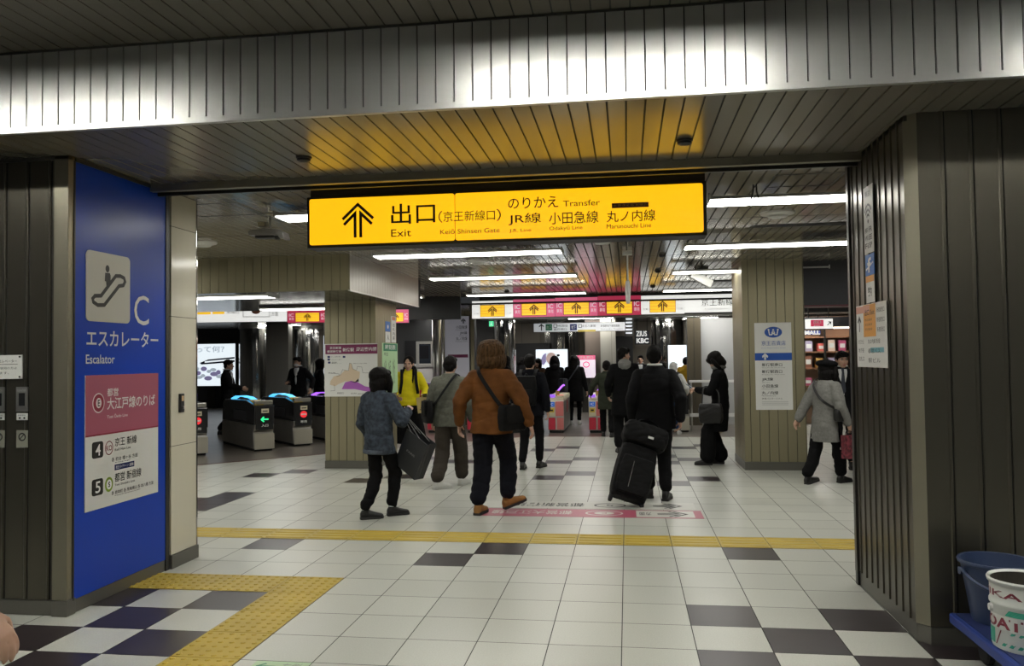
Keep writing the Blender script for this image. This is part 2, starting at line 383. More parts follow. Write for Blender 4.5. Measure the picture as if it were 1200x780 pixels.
# ---- bulkheads carrying the gate signs
gb = MB(); gb.box((-3.05, 10.12, 2.435), (5.0, 10.35, 2.92), M_BLACK); gb.box((-3.05, 10.1, 2.415), (5.0, 10.5, 2.437), M_KICK)
struct('beam_gate_bulkhead', gb)
DL = atd(150, 372, 17.05); DFR = Fr((DL.x, DL.y, 0), DIAG)
dg = MB(); dg.fbox(DFR, 0, 2.42, -.25, 7.0, 2.92, -.02, M_BLACK)
struct('beam_side_bulkhead', dg)

# ---- the far hall behind the gates
wb = MB()
grooved(wb, Fr((-16, 19.8, 0)), 24, 2.75, mat('far_wall', (.26, .23, .19), .35, .3), .9, .012, .01)
struct('wall_back', wb)
wl = MB(); grooved(wl, Fr((-15.8, 2.0, 0), (0, 1, 0)), 18, 2.9, M_GREYWALL, .6); struct('wall_left', wl)
wr = MB(); grooved(wr, Fr((7.6, 20, 0), (0, -1, 0)), 21.0, 2.9, M_GREYWALL, .6); struct('wall_right', wr)
def slab(name, px0, px1, Y, m, z0=0, z1=2.72, dep=.3, sp=None, top=None):
    a, b_ = at(px0, 430, Y), at(px1, 430, Y); mb = MB()
    if sp: grooved(mb, Fr((a.x, Y, z0)), b_.x-a.x, z1-z0, m, sp, .01, .01); mb.box((a.x, Y+.012, z0), (b_.x, Y+dep, z1), M_BLACK if dep > .1 else m)
    else: mb.box((a.x, Y, z0), (b_.x, Y+dep, z1), m)
    return struct(name, mb)
slab('wall_info_panel', 514, 556, 12.1, M_BRONZE2, z1=2.72, sp=.13)
slab('wall_ticket_office', 380, 514, 13.6, mat('pale_grey_wall', (.6, .58, .53), .4), z1=1.47, dep=.5)
slab('wall_office_upper', 380, 514, 13.9, mat('slate_panel', (.13, .13, .13), .25, .3), z0=1.47, z1=2.72, sp=.5)
slab('wall_grey_left', 312, 338, 16.5, mat('grey_pier', (.17, .165, .15), .45, .2))
slab('wall_white_side', 822, 862, 12.2, mat('white_wall', (.36, .36, .355), .5), z1=2.45)
slab('wall_brown_side', 806, 822, 12.0, mat('umber_panel', (.09, .075, .05), .4, .4), z1=2.45, sp=.15)
slab('wall_dark_opening', 596, 644, 18.6, M_BLACK, z1=2.05)
slab('wall_brown_panels', 686, 704, 16.6, mat('brown_panel', (.15, .12, .10), .4, .2), z1=2.72, sp=.45)
slab('wall_cream_piers', 704, 722, 16.4, mat('cream_pier', (.36, .345, .30), .45), z1=2.72, sp=.32)
slab('wall_dark_gap', 722, 742, 17.4, M_BLACK, z1=2.2)
slab('wall_slate_left', 556, 580, 13.4, mat('slate_panel', (.13, .13, .13), .25, .3), z1=2.72, sp=.5)
slab('wall_far_left', 225, 312, 19.4, mat('dark_slate', (.11, .11, .112), .2, .4), z1=2.72, sp=.5)

# ================================================================== LIGHTS
M_LAMPN = mat('lamp_tube_near', (0.9, 0.92, 1.0), 0.4, emit=NEAR_LAMP, ecol=(1.0, 0.985, 0.91))
FLAP = -.03
def light_fixture(x0, x1, y, z, label, hang=False, flap=False, tubes=1, top=None, group='strip lights under the hall ceiling'):
    t = thing('ceiling_light', label, 'ceiling light', ((x0+x1)/2, y, z), 0, group)
    n = tubes; L = (x1-x0)/n; hw = .074 if flap else .165
    hb = MB()
    if flap: hb.prism(Fr((x0, y, z), (0, 1, 0), (0, 0, 1)), [(-.074, FLAP), (-.066, FLAP), (-.066, .04), (.066, .04), (.066, FLAP), (.074, FLAP), (.074, .05), (-.074, .05)], 0, x1-x0, M_LAMPBODY)
    else: hb.prism(Fr((x0, y, z), (0, 1, 0), (0, 0, 1)), [(-.165, 0), (.165, 0), (.165, .022), (.1, .034), (-.1, .034), (-.165, .022)], 0, x1-x0, M_LAMPBODY)
    hb.build('housing', t)
    for k in range(n):
        d = MB(); a, b_ = (x0+k*L+.012, x0+(k+1)*L-.012) if n == 1 else ((x0+.012, 1.05) if k == 0 else (1.068, x1-.012))
        if flap: pr_ = [(.055*math.cos(q), .012-.045*math.sin(q)) for q in [math.pi*i/8 for i in range(9)]]
        else: pr_ = [(.15*math.cos(q), -.014*math.sin(q)) for q in [math.pi*i/8 for i in range(9)]]
        d.prism(Fr((a, y, z), (0, 1, 0), (0, 0, 1)), pr_, 0, b_-a, M_LAMPN if flap else M_LAMP); d.build('diffuser', t)
    for xx in (x0-.012, x1-.003):
        cap = MB(); cap.box((xx, y-hw-.002, z-.012), (xx+.015, y+hw+.002, z+.042), M_LAMPBODY); cap.build('end_cap', t)
    for xx in ((x0+.35, x1-.35) if n == 1 else ()): h = MB(); h.tube([(xx, y, z+.03), (xx, y, top or (TOPC if flap else CE))], .007, M_LAMPBODY, 6); h.build('hanger', t)
    if n == 2:
        xm = 1.059
        for s_ in (-1, 1): h = MB(); h.tube([(xm+s_*.03, y-.17, z-.02), (xm+s_*.012, y-.172, z+.05), (xm+s_*.012, y-.172, CE)], .006, M_DARKMETAL, 6); h.build('hanger', t)
    return t
light_fixture(.715, 2.95, -.27, 2.8, 'double strip light on a rod hanger, nearest one right of the yellow sign', tubes=2)
light_fixture(-2.86, -.66, -.3, 2.8, 'strip light mostly hidden behind the left end of the yellow exit sign')
rows = [(2.42, 'second row'), (5.18, 'third row'), (8.5, 'fourth row')]
light_fixture(-2.88, -.67, 2.42, 2.8, 'strip light just below the middle of the yellow exit sign')
light_fixture(.715, 2.93, 2.42, 2.8, 'long strip light left of the panelled right block, above the hall pillar')
light_fixture(-2.89, -.67, 5.18, 2.8, 'strip light in the middle of the hall beside the cross beam end')
light_fixture(.735, 2.9, 5.18, 2.8, 'strip light running behind the hall pillar with the blue crown sign')
light_fixture(-2.98, -.7, 8.5, 2.8, 'strip light just before the pink gate signs')
light_fixture(.745, 2.9, 8.5, 2.8, 'strip light just before the white gate sign board at right')
a = atz(320, 347.5, 2.4); light_fixture(a.x-2.4, a.x, a.y, 2.4, 'strip light under the left cross beam, nearer of the two there', top=2.45)
a = atz(309, 363, 2.4); light_fixture(a.x, a.x+1.5, a.y, 2.4, 'strip light under the left cross beam, beside the map pillar', top=2.45)
light_fixture(-6.0, -3.9, 8.5, 2.8, 'strip light hidden behind the pillar with the station map')
G2 = 'strip lights of the near hall above the camera'
for (x0, x1) in ((-4.9, -2.86), (-.85, .85), (2.35, 4.2)): light_fixture(x0, x1, -3.6 if x0 < -2 else -3.4, 3.27, 'shaded strip light before the bright fascia of the beam', flap=True, group=G2)
for (x0, x1) in ((-2.6, -.4), (1.2, 3.4)): light_fixture(x0, x1, -7.6, 3.27, 'added unseen strip light behind the viewer in the near hall', flap=True, group=G2)  # unseen pair added to brighten the near floor and the block faces
M_LAMP2 = mat('far_fill_lamp', (0.9, 0.92, 1.0), 0.4, emit=LAMP*1.9, ecol=(1.0, 0.985, 0.93))
def far_fill_light(x0, x1, y, label):  # added to brighten the far hall and give its columns something to reflect
    t = thing('ceiling_light', label, 'ceiling light', ((x0+x1)/2, y, 2.69), 0, 'added fill lights of the far hall')
    m = MB(); m.box((x0, y-.16, 2.69), (x1, y+.16, 2.73), M_LAMPBODY); m.build('housing', t)
    m = MB(); m.box((x0+.02, y-.14, 2.682), (x1-.02, y+.14, 2.69), M_LAMP2); m.build('diffuser', t)
for i, (x0, y) in enumerate(((-9.5, 13), (-5.6, 12.2), (-1.2, 12.2), (.6, 14.5), (-3.6, 15.5), (-8.5, 15.5), (-1.6, 16.2), (3.4, 11.5), (-6.4, 17.6), (-11.2, 16.8), (1.2, 11.6), (1.4, 17.4))): far_fill_light(x0, x0+1.3, y, 'added far hall fill light behind the ticket gates')
light_fixture(-9.4, -7.2, -.3, 2.8, 'strip light in the left hall hidden behind the blue panel, farther one')
light_fixture(-8.2, -6.0, 1.5, 2.8, 'strip light in the left hall hidden behind the blue panel, by the cross beam')
light_fixture(-6.2, -4.2, -.3, 2.8, 'strip light in the left hall hidden behind the blue panel, nearer one')
light_fixture(3.0, 5.2, 2.2, 2.8, 'strip light over the right passage behind the panelled block')
light_fixture(3.2, 5.4, 6.6, 2.8, 'strip light over the shop behind the dark bulkhead')

# ================================================================== SIGNS AND NOTICES
def pl(fr, px, py):
    """where the line of sight through a photo pixel meets the plane of a frame"""
    d = ray(px, py); t_ = (fr.o-CAM).dot(fr.n)/d.dot(fr.n); return fr.inv(CAM+d*t_)
def B(fr, x0, y0, x1, y1):
    a = pl(fr, x0, y1); b = pl(fr, x1, y0); return (a[0], a[1], b[0], b[1])
def C(fr, x, y): return pl(fr, x, y)
def arrow(mb, fr, cx, cy, h, m, wd=.075, ang=0.0, z=.003):
    R_ = lambda p: (cx+h*(p[0]*math.cos(ang)-p[1]*math.sin(ang)), cy+h*(p[0]*math.sin(ang)+p[1]*math.cos(ang)))
    mb.stroke(fr, [R_(p) for p in ((-.46, .04), (0, .46), (.46, .04))], h*wd, m, z)
    for s in (-1, 1): mb.stroke(fr, [R_(p) for p in ((s*.42, -.12), (s*.085, .2), (s*.085, -.5))], h*wd, m, z)
def simple_arrow(mb, fr, cx, cy, h, m, wd=.12, ang=0.0, z=.003):
    R_ = lambda p: (cx+h*(p[0]*math.cos(ang)-p[1]*math.sin(ang)), cy+h*(p[0]*math.sin(ang)+p[1]*math.cos(ang)))
    mb.stroke(fr, [R_(p) for p in ((-.36, .12), (0, .46), (.36, .12))], h*wd, m, z)
    mb.stroke(fr, [R_(p) for p in ((0, .4), (0, -.5))], h*wd, m, z)

# ---- the big yellow exit sign
SY = Fr((0, -1.0, 0))
M_SIGNY = mat('sign_yellow_lit', (.9, .5, .02), .25, emit=1.0, ecol=(.98, .53, .006), var=None)
M_SEAM = mat('sign_seam', (.3, .12, .0), .5)
t = thing('exit_sign', 'long glowing yellow exit sign with black lettering hung across the opening', 'sign', (-.865, -.9, 2.64))
m = MB(); m.box((-2.362, -.985, 2.438), (.64, -.78, 2.832), M_BLACK); m.build('housing', t, bevel=.006)
m = MB(); m.box((-2.34, -.96, 2.832), (.632, -.8, CE), mat('sign_box', (.02, .017, .014), .4)); m.build('mounting_box', t)
xs = C(SY, 533, 255)[0]
for k, (x0, x1) in enumerate(((-2.335, xs-.003), (xs+.003, .612))):
    m = MB(); m.rrect(SY, x0, 2.46, x1, 2.812, .016, M_SIGNY, -.012, 0.0); m.build('panel', t)
m = MB(); T_ = lambda s, *b, **k: m.text(SY, s, B(SY, *b), M_INK, **k)
ax, ay = C(SY, 419.5, 258); arrow(m, SY, ax, ay, .262, M_INK, .085); m.build('arrow', t); m = MB()
T_('出口', 458.5, 237, 510, 263, bold=.008); T_('Exit', 458.5, 268, 482, 277.5)
T_('（', 514, 247, 518.5, 261); T_('京王新線口', 519.5, 245.5, 580, 260); T_('）', 582, 244.5, 587, 259)
T_('Keiō Shinsen Gate', 516, 266.5, 585.5, 274.5); m.build('lettering', t); m = MB(); T_('のりかえ', 595.5, 229.5, 654, 245, bold=.004); T_('Transfer', 660, 233.5, 703, 242)
T_('JR線', 596, 249, 634, 264, bold=.004); T_('小田急線', 643.5, 246.5, 701, 263, bold=.004); T_('丸ノ内線', 711, 245, 768, 260.5, bold=.004)
T_('J.R. Line', 597, 267.5, 622.5, 273); T_('Odakyū Line', 644, 264, 682.5, 271); T_('Marunouchi Line', 711, 261, 763, 268)
m.build('lettering', t)
m = MB(); b_ = B(SY, 717, 236.5, 760, 244); m.quad(SY, *b_, mat('sticker_brown', (.09, .03, .012), .5), .002); m.text(SY, '東京さくらトラム', (b_[0]+.008, b_[1]+.01, b_[2]-.008, b_[3]-.01), mat('ink_ochre', (.5, .26, .03), .5)); m.build('sticker', t)

# ---- blue escalator panel on the left block
BP = Fr((-3.43, 0, 0), (0, 1, 0))
M_BLUE = mat('sign_blue', (.004, .046, .40), .3, spec=.3)
t = thing('escalator_sign', 'tall blue wall panel with an escalator pictogram and a large letter C', 'sign', (-3.43, -1.65, 0))
m = MB(); m.box((-3.445, -2.178, .088), (-3.43, -1.15, 2.875), M_BLUE); m.build('panel', t)
m = MB()
for y0, y1, z0, z1 in ((-2.19, -2.178, .085, 2.875), (-1.15, -1.145, .085, 2.875)): m.box((-3.445, y0, z0), (-3.424, y1, z1), M_DARKMETAL)
m.build('frame', t)
m = MB(); m.rrect(BP, -2.072, 1.855, -1.604, 2.322, .035, mat('plate_cream', (.56, .55, .49), .4), 0, .006)
m.build('pictogram_plate', t)
m = MB(); ic = lambda x, y: (-2.072+(x-52)/248*.468, 2.322-((y-60-(x-52)*.085)/(425-(x-52)*.02))*.467)
m.stroke(BP, [ic(*p) for p in ((96, 335), (130, 332), (213, 205), (240, 203), (262, 214), (268, 236), (258, 260), (232, 266), (148, 388), (112, 390), (88, 372), (84, 352))], .026, M_INK, .008, closed=True)
hx, hy = ic(165, 165); m.ring(BP, hx, hy, .021, .025, M_INK, .008)
m.poly(BP, [ic(*p) for p in ((152, 190), (178, 190), (183, 205), (183, 245), (160, 282), (157, 245), (150, 240))], M_INK, .008); m.build('pictogram', t)
m = MB(); m.text(BP, 'C', (-1.55, 1.85, -1.37, 2.065), M_WINK, bold=.0); m.text(BP, 'エスカレーター', (-2.065, 1.69, -1.25, 1.80), M_WINK, bold=.012); m.text(BP, 'Escalator', (-2.07, 1.575, -1.77, 1.635), M_WINK, bold=.01); m.build('lettering', t)

# ---- the platform notice on it
t = thing('platform_sign', 'rose and white platform number board fixed on the blue escalator panel', 'sign', (-3.43, -1.665, .615))
m = MB(); m.box((-3.43, -2.077, .615), (-3.424, -1.255, 1.499), M_PAPER); m.build('board', t)
BQ = Fr((-3.424, 0, 0), (0, 1, 0)); u_ = lambda x: -2.077+(x-62)/370*.822
M_ROSE = mat('rose', (.34, .085, .13), .4)
m = MB(); m.quad(BQ, -2.077, 1.108, -1.255, 1.499, M_ROSE, .001); m.quad(BQ, -2.077, 1.098, -1.255, 1.108, mat('crimson', (.22, .01, .03), .4), .001); m.build('heading_panel', t)
m = MB(); W_ = lambda s, x0, x1, z0, z1, c=M_INK, bo=.004: m.text(BQ, s, (u_(x0), z0, u_(x1), z1), c, bold=bo)
W_('都営', 160, 215, 1.352, 1.408, M_WINK, .01); W_('大江戸線のりば', 160, 412, 1.262, 1.345, M_WINK, .012); W_('Toei Ōedo Line', 160, 262, 1.205, 1.232, M_WINK)
m.ring(BQ, u_(120), 1.314, .062, .066, M_WINK, .002); m.ring(BQ, u_(120), 1.314, .055, .059, mat('crimson', (.22, .01, .03), .4), .003); m.ring(BQ, u_(120), 1.314, .028, .034, M_WINK, .004)
m.text(BQ, 'E', (u_(120)-.012, 1.292, u_(120)+.012, 1.336), M_INK, bold=.02, z=.005)
for n_, zz in (('4', 1.005), ('5', .76)):
    m.rrect(BQ, u_(92), zz-.054, u_(142), zz+.054, .018, M_INK, 0, .003); m.text(BQ, n_, (u_(92)+.03, zz-.038, u_(142)-.03, zz+.038), M_WINK, bold=.01, z=.005)
m.ring(BQ, u_(170), 1.005, .042, .048, mat('crimson', (.22, .01, .03), .4), .003, inner=.006); m.text(BQ, 'KO', (u_(170)-.03, .987, u_(170)+.03, 1.023), mat('crimson', (.22, .01, .03), .4), bold=.01)
m.ring(BQ, u_(170), .76, .043, .05, mat('lime', (.25, .38, .04), .4), .003); m.ring(BQ, u_(170), .76, .028, .033, M_WINK, .004); m.text(BQ, 'S', (u_(170)-.011, .742, u_(170)+.011, .778), M_INK, bold=.02, z=.005)
W_('京王 新線', 198, 310, 1.008, 1.066); W_('Keiō New Line', 198, 278, .977, .995); W_('各 初台 幡ヶ谷 方面', 182, 315, .908, .936); W_('for Hatsudai, Hatagaya', 200, 275, .892, .902, bo=0)
m.quad(BQ, u_(198), .845, u_(298), .884, mat('navy', (.01, .02, .12), .4), .002); W_('京王ライナー 1・2番線', 203, 293, .853, .876, M_WINK)
W_('都営 新宿線', 198, 335, .764, .826); W_('Toei Shinjuku Line', 198, 300, .733, .753); W_('各 岩本町 各 馬喰横山 各 本八幡 方面', 182, 402, .683, .709); W_('for Iwamotochō, Bakuroyokoyama, Motoyawata', 198, 330, .668, .678, bo=0)
m.build('lettering', t)

# ---- small things on the left block and on the tiled pillar
LF = Fr((0, -2.238, 0))
t = thing('notice_plate', 'white notice plate with two lines of small print on the dark left block', 'notice', (-3.9, -2.24, 1.485))
m = MB(); m.box((-4.12, -2.246, 1.485), (-3.742, -2.238, 1.637), M_PAPER); m.build('plate', t)
m = MB(); L2 = Fr((0, -2.246, 0)); m.text(L2, '清掃作業員以外はエレベーター', (-4.08, 1.588, -3.775, 1.608), M_INK, .01); m.text(L2, 'ご利用ください。御用の方は', (-4.08, 1.546, -3.775, 1.562), M_INK); m.text(L2, 'こちらに願います。', (-4.08, 1.515, -3.83, 1.531), M_INK)
m.stroke(L2, [(-4.08, 1.578), (-3.77, 1.578)], .003, M_INK); m.build('lettering', t)
for xx, zz in ((-3.757, 1.625), (-3.757, 1.498)): m = MB(); m.lathe((xx, -2.246, zz), [(.006, 0), (.006, .004)], M_INK, 8, (0, -1, 0)); m.build('screw', t)
for k, x in enumerate((-3.782, -3.945)):
    nm = ('right', 'left')[k]
    t = thing('key_switch', f'steel key switch plate under the white notice, {nm} one of the two', 'switch', (x+.04, -2.24, 1.28), 0, 'key switches on the left block')
    m = MB(); m.box((x, -2.246, 1.278), (x+.08, -2.238, 1.434), M_STEEL); m.build('plate', t)
    m = MB(); m.box((x+.02, -2.2475, 1.315), (x+.062, -2.245, 1.395), M_BLACK); m.build('slot', t)
    m = MB(); m.text(Fr((0, -2.246, 0)), 'ELEVATOR', (x+.012, 1.405, x+.07, 1.42), M_WINK, .02); m.build('lettering', t)
    m = MB(); m.box((x, -2.24, 1.224), (x+.078, -2.238, 1.268), M_PAPER); q = Fr((0, -2.24, 0)); m.text(q, '非常呼出', (x+.01, 1.25, x+.065, 1.26), M_INK); m.box((x+.018, -2.243, 1.232), (x+.028, -2.24, 1.243), M_INK); m.box((x+.05, -2.243, 1.232), (x+.06, -2.24, 1.243), M_INK)
    o = m.build('label_plate', None, off=(x+.04, -2.239, 1.224)); tag(o, f'small white label under the {nm} steel key switch', 'label', 'labels under the key switches')
    m = MB(); m.box((x, -2.24, 1.05), (x+.08, -2.238, 1.16), mat('sticker_grey', (.22, .22, .18), .5)); m.ring(q, x+.04, 1.118, .026, .026, M_BLACK, .001, inner=.008); m.stroke(q, [(x+.025, 1.105), (x+.055, 1.135)], .006, M_BLACK)
    o = m.build('round_mark_sticker', None, off=(x+.04, -2.239, 1.05)); tag(o, f'grey sticker with a round black mark below the {nm} key switch', 'sticker', 'round mark stickers')
t = thing('wall_switch_box', 'small black switch box on the cream tiled pillar', 'switch', (-3.42, -.957, 1.185))
m = MB(); m.box((-3.42, -.985, 1.185), (-3.40, -.93, 1.332), M_BLACK); m.build('box', t, bevel=.004)
m = MB(); m.box((-3.401, -.972, 1.275), (-3.397, -.945, 1.315), mat('switch_label', (.55, .38, .2), .5)); m.build('label', t)
m = MB(); m.lathe((-3.40, -.957, 1.225), [(.011, 0), (.011, .012)], M_STEEL, 12, (1, 0, 0)); m.build('key_lock', t)

# ---- notices on the right block's passage side
RF = Fr((1.587, 0, 0), (0, -1, 0))
def plate(fr, x0, z0, x1, z1, name, label, cat, m_=M_PAPER, th=.004, group=None):
    o = fr.p((x0+x1)/2, z0); t = thing(name, label, cat, o, 0, group); m = MB(); m.fbox(fr, x0, z0, .001, x1, z1, th, m_); m.build('board', t); return t
M_ORANGE = mat('orange', (.62, .27, .03), .45); M_CYAN = mat('pale_cyan', (.16, .42, .5), .45); M_SBLUE = mat('sky_blue', (.02, .13, .45), .45)
t = plate(RF, 1.422, 2.213, 1.618, 2.639, 'wifi_sign', 'narrow white notice with curved signal waves high on the right block', 'notice')
m = MB(); cx = 1.52
for r in (.03, .055, .08): m.stroke(RF, [(cx+r*math.sin(a), 2.42+r*1.25*math.cos(a)) for a in [math.radians(-55+11*i) for i in range(11)]], .014, M_INK, .006)
m.ring(RF, cx, 2.415, .011, .013, M_INK, .006)
for i, s in enumerate(('無料', 'Wi', 'Fi')): m.text(RF, s, (cx-.07, 2.345-i*.05, cx-.005, 2.378-i*.05), M_INK, .01, z=.006); m.text(RF, ('FR', 'EE', 'SP')[i], (cx+.01, 2.345-i*.05, cx+.075, 2.378-i*.05), M_INK, .01, z=.006)
m.text(RF, '東京', (cx-.06, 2.57, cx+.06, 2.61), mat('ink_grey', (.25, .25, .25), .5), z=.006); m.build('lettering', t)
t = plate(RF, 1.43, 2.073, 1.615, 2.206, 'blue_symbol_sign', 'small blue square sign with a white symbol on the right block', 'sign', M_SBLUE)
m = MB(); m.text(RF, 'f', (1.48, 2.09, 1.56, 2.185), M_WINK, .03, z=.006); m.stroke(RF, [(1.45, 2.11), (1.6, 2.15)], .012, M_WINK, .006); m.build('lettering', t)
t = plate(RF, 1.437, 1.90, 1.61, 2.07, 'small_notice', 'small white notice with an orange top edge above the orange poster', 'notice')
m = MB(); m.quad(RF, 1.437, 2.03, 1.61, 2.07, M_ORANGE, .005); m.text(RF, '案内', (1.48, 1.94, 1.56, 2.0), M_INK, .02, z=.006); m.build('lettering', t)
t = plate(RF, 1.195, 1.49, 1.83, 1.893, 'guide_poster', 'white guide poster with a large orange block on the passage side of the right block', 'poster')
m = MB(); m.quad(RF, 1.36, 1.685, 1.62, 1.89, M_ORANGE, .005); m.quad(RF, 1.2, 1.84, 1.5, 1.885, mat('peach', (.6, .3, .22), .5), .0055); m.quad(RF, 1.5, 1.585, 1.77, 1.615, M_CYAN, .005); m.build('colour_block', t)
m = MB(); simple_arrow(m, RF, 1.27, 1.77, .1, M_INK, .16, z=.006)
m.text(RF, '出口 Exit', (1.4, 1.82, 1.6, 1.86), M_INK, .01, z=.007)
for i in range(3): m.text(RF, '西口広場方面', (1.4, 1.785-i*.03, 1.55, 1.80-i*.03), M_INK, z=.007); m.text(RF, '新宿駅西口', (1.65, 1.83-i*.06, 1.8, 1.86-i*.06), M_INK, z=.007)
for i, s in enumerate(('のりかえ', '地下鉄', '改札口')): m.text(RF, s, (1.24, 1.64-i*.055, 1.36, 1.67-i*.055), M_INK, z=.006); m.text(RF, ('丸の内線 新宿', '都営バス', '駅ビル')[i], (1.45, 1.64-i*.06, 1.7, 1.67-i*.06), M_INK, z=.006)
m.build('lettering', t)

# ---- pillar with the station map
PF = Fr((0, 4.53, 0))
mb_ = B(PF, 380.5, 402, 442.3, 464.5)
t = plate(PF, *mb_, 'map_board', 'station area map board with a purple heading on the olive pillar', 'map')
def mp(x, y): return C(PF, 370+x/8.664, 390+y/8.664)
m = MB(); M_PURP = mat('plum', (.17, .012, .07), .45)
a, b_ = mp(100, 216), mp(632, 112); m.quad(PF, a[0], a[1], mb_[2], b_[1], M_PURP, .006)
for s, x0, y0, x1, y1, k in (('京王新線', 145, 138, 260, 165, 1), ('都営新宿線', 118, 175, 262, 200, 1), ('新宿駅', 275, 150, 390, 190, 1), ('周辺案内図', 412, 142, 618, 185, 1)):
    p0, p1 = mp(x0, y1), mp(x1, y0); m.text(PF, s, (p0[0], p0[1], p1[0], p1[1]), M_WINK, .012, z=.008)
m.build('heading', t)
m = MB(); m.poly(PF, [mp(*p) for p in ((150, 490), (185, 440), (250, 425), (300, 375), (335, 385), (345, 310), (362, 310), (375, 365), (450, 395), (445, 455), (410, 500), (300, 490), (230, 520), (200, 540), (145, 525))][::-1], mat('map_beige', (.60, .48, .34), .5), .006)
m.poly(PF, [mp(*p) for p in ((300, 500), (360, 485), (430, 500), (500, 540), (600, 560), (600, 600), (500, 590), (400, 570), (265, 570))][::-1], mat('map_purple', (.36, .10, .42), .5), .007)
m.stroke(PF, [mp(*p) for p in ((250, 435), (275, 370), (300, 380), (335, 380), (345, 305), (365, 310), (378, 365), (415, 380), (425, 340), (470, 345), (480, 405), (545, 405))], .004, M_INK, .008)
m.stroke(PF, [mp(*p) for p in ((130, 405), (240, 415), (240, 435), (210, 440))], .004, M_INK, .008); m.stroke(PF, [mp(*p) for p in ((190, 525), (195, 585), (150, 588))], .004, M_INK, .008)
m.poly(PF, [mp(*p) for p in ((340, 488), (400, 495), (435, 460), (440, 490), (400, 505))][::-1], M_INK, .008)
for x, y in ((135, 243), (135, 270), (140, 300), (290, 242)): p0, p1 = mp(x-14, y+10), mp(x+12, y-10); m.quad(PF, p0[0], p0[1], p1[0], p1[1], mat('navy', (.01, .02, .12), .4), .007)
for s, x0, y0, x1, y1 in (('きっぷ売り場', 160, 235, 250, 248), ('エレベーター', 160, 264, 268, 278), ('階段', 165, 292, 215, 308), ('多目的トイレ', 160, 302, 268, 312), ('西口広場', 380, 303, 520, 313), ('京王線', 130, 400, 200, 412), ('新宿西口', 220, 600, 285, 620), ('都庁方面', 430, 610, 500, 625), ('南口改札', 360, 605, 420, 620)):
    p0, p1 = mp(x0, y1), mp(x1, y0); m.text(PF, s, (p0[0], p0[1], p1[0], p1[1]), M_INK, z=.009)
m.build('map_drawing', t)
SF = Fr((-3.575, 0, 0), (0, 1, 0))
t = plate(SF, *B(SF, 448, 402.5, 465.5, 462), 'green_timetable', 'pale green notice sheet on the side of the map pillar', 'notice', mat('pale_green', (.42, .62, .36), .5))
m = MB(); m.quad(SF, *B(SF, 449, 403, 465, 411), mat('green_band', (.02, .2, .09), .5), .005)
m.text(SF, '時刻表', B(SF, 451, 404, 463, 409.5), M_WINK, .01, z=.007)
for i in range(3): m.text(SF, 'のりかえ案内'[:6-i], B(SF, 450+i*5, 420, 452.2+i*5, 450), M_INK, z=.006)
m.text(SF, '平日', B(SF, 449.5, 413, 454, 417), M_INK, z=.006); m.build('lettering', t)
t = plate(SF, *B(SF, 451.5, 377, 457, 388), 'blue_square_sign', 'tiny blue square sign above the pale green notice sheet', 'sign', M_SBLUE)
m = MB(); bb = B(SF, 452.5, 380, 456, 385.5); m.ring(SF, (bb[0]+bb[2])/2, (bb[1]+bb[3])/2, .035, .03, M_WINK, .005); m.build('symbol', t)
t = plate(SF, *B(SF, 451.5, 389, 457, 401), 'white_square_sign', 'tiny white sign directly under the tiny blue square sign', 'sign')
m = MB(); m.text(SF, '人', B(SF, 453, 392, 455.6, 398), M_INK, .02, z=.006); m.build('symbol', t)
t = plate(SF, *B(SF, 458.5, 371, 463.5, 401), 'tall_white_sign', 'tall narrow white sign at the rear edge of the map pillar', 'sign')
m = MB(); m.quad(SF, *B(SF, 459, 371.5, 463, 375), mat('coral', (.55, .2, .12), .5), .005)
for i in range(4): m.text(SF, '改札内案'[i], B(SF, 459.7, 379+i*5, 462.3, 382.8+i*5), M_INK, z=.006)
m.build('lettering', t)

# ---- department store sign on the hall pillar
RP = Fr((0, 4.65, 0)); bb = B(RP, 886, 377.5, 927, 480)
t = plate(RP, *bb, 'department_store_sign', 'tall white sign with a blue oval crown emblem on the olive hall pillar', 'sign')
def rp(x, y): return C(RP, 870+x/6.5, 370+y/6.5)
def rbx(x0, y0, x1, y1): a, b = rp(x0, y1), rp(x1, y0); return (a[0], a[1], b[0], b[1])
m = MB(); M_DBLUE = mat('emblem_blue', (.01, .075, .36), .4)
ex, ey = rp(234, 124); m.ring(RP, ex, ey, .117, .075, M_DBLUE, .006)
m.stroke(RP, [(ex-.062, ey+.03), (ex-.05, ey-.035), (ex-.02, ey-.035), (ex-.008, ey+.012)], .014, M_WINK, .008); m.stroke(RP, [(ex+.062, ey+.03), (ex+.05, ey-.035), (ex+.02, ey-.035), (ex+.008, ey+.012)], .014, M_WINK, .008)
m.stroke(RP, [(ex-.02, ey+.0), (ex, ey-.022), (ex+.02, ey+.0)], .012, M_WINK, .008)
for dx, dy in ((-.062, .035), (0, .03), (.062, .035)): m.ring(RP, ex+dx, ey+dy, .012, .012, M_WINK, .008)
m.build('emblem', t)
m = MB(); a = rbx(106, 280, 372, 340); m.quad(RP, bb[0], a[1], bb[2], a[3], M_DBLUE, .006); m.build('band', t)
m = MB(); m.text(RP, '京王百貨店', rbx(145, 188, 328, 226), M_DBLUE, z=.006); m.text(RP, 'Keio Department Store', rbx(145, 240, 328, 249), M_DBLUE, z=.006)
ax, ay = rp(172, 311); arrow(m, RP, ax, ay, .085, M_WINK, .13, z=.009)
for s, x1, y in (('新宿駅南口', 302, 358), ('新宿駅西口', 302, 410), ('JR線', 234, 470), ('小田急線', 272, 520), ('丸ノ内線', 272, 572)): m.text(RP, s, rbx(148, y, x1, y+27), M_INK, .012, z=.006)
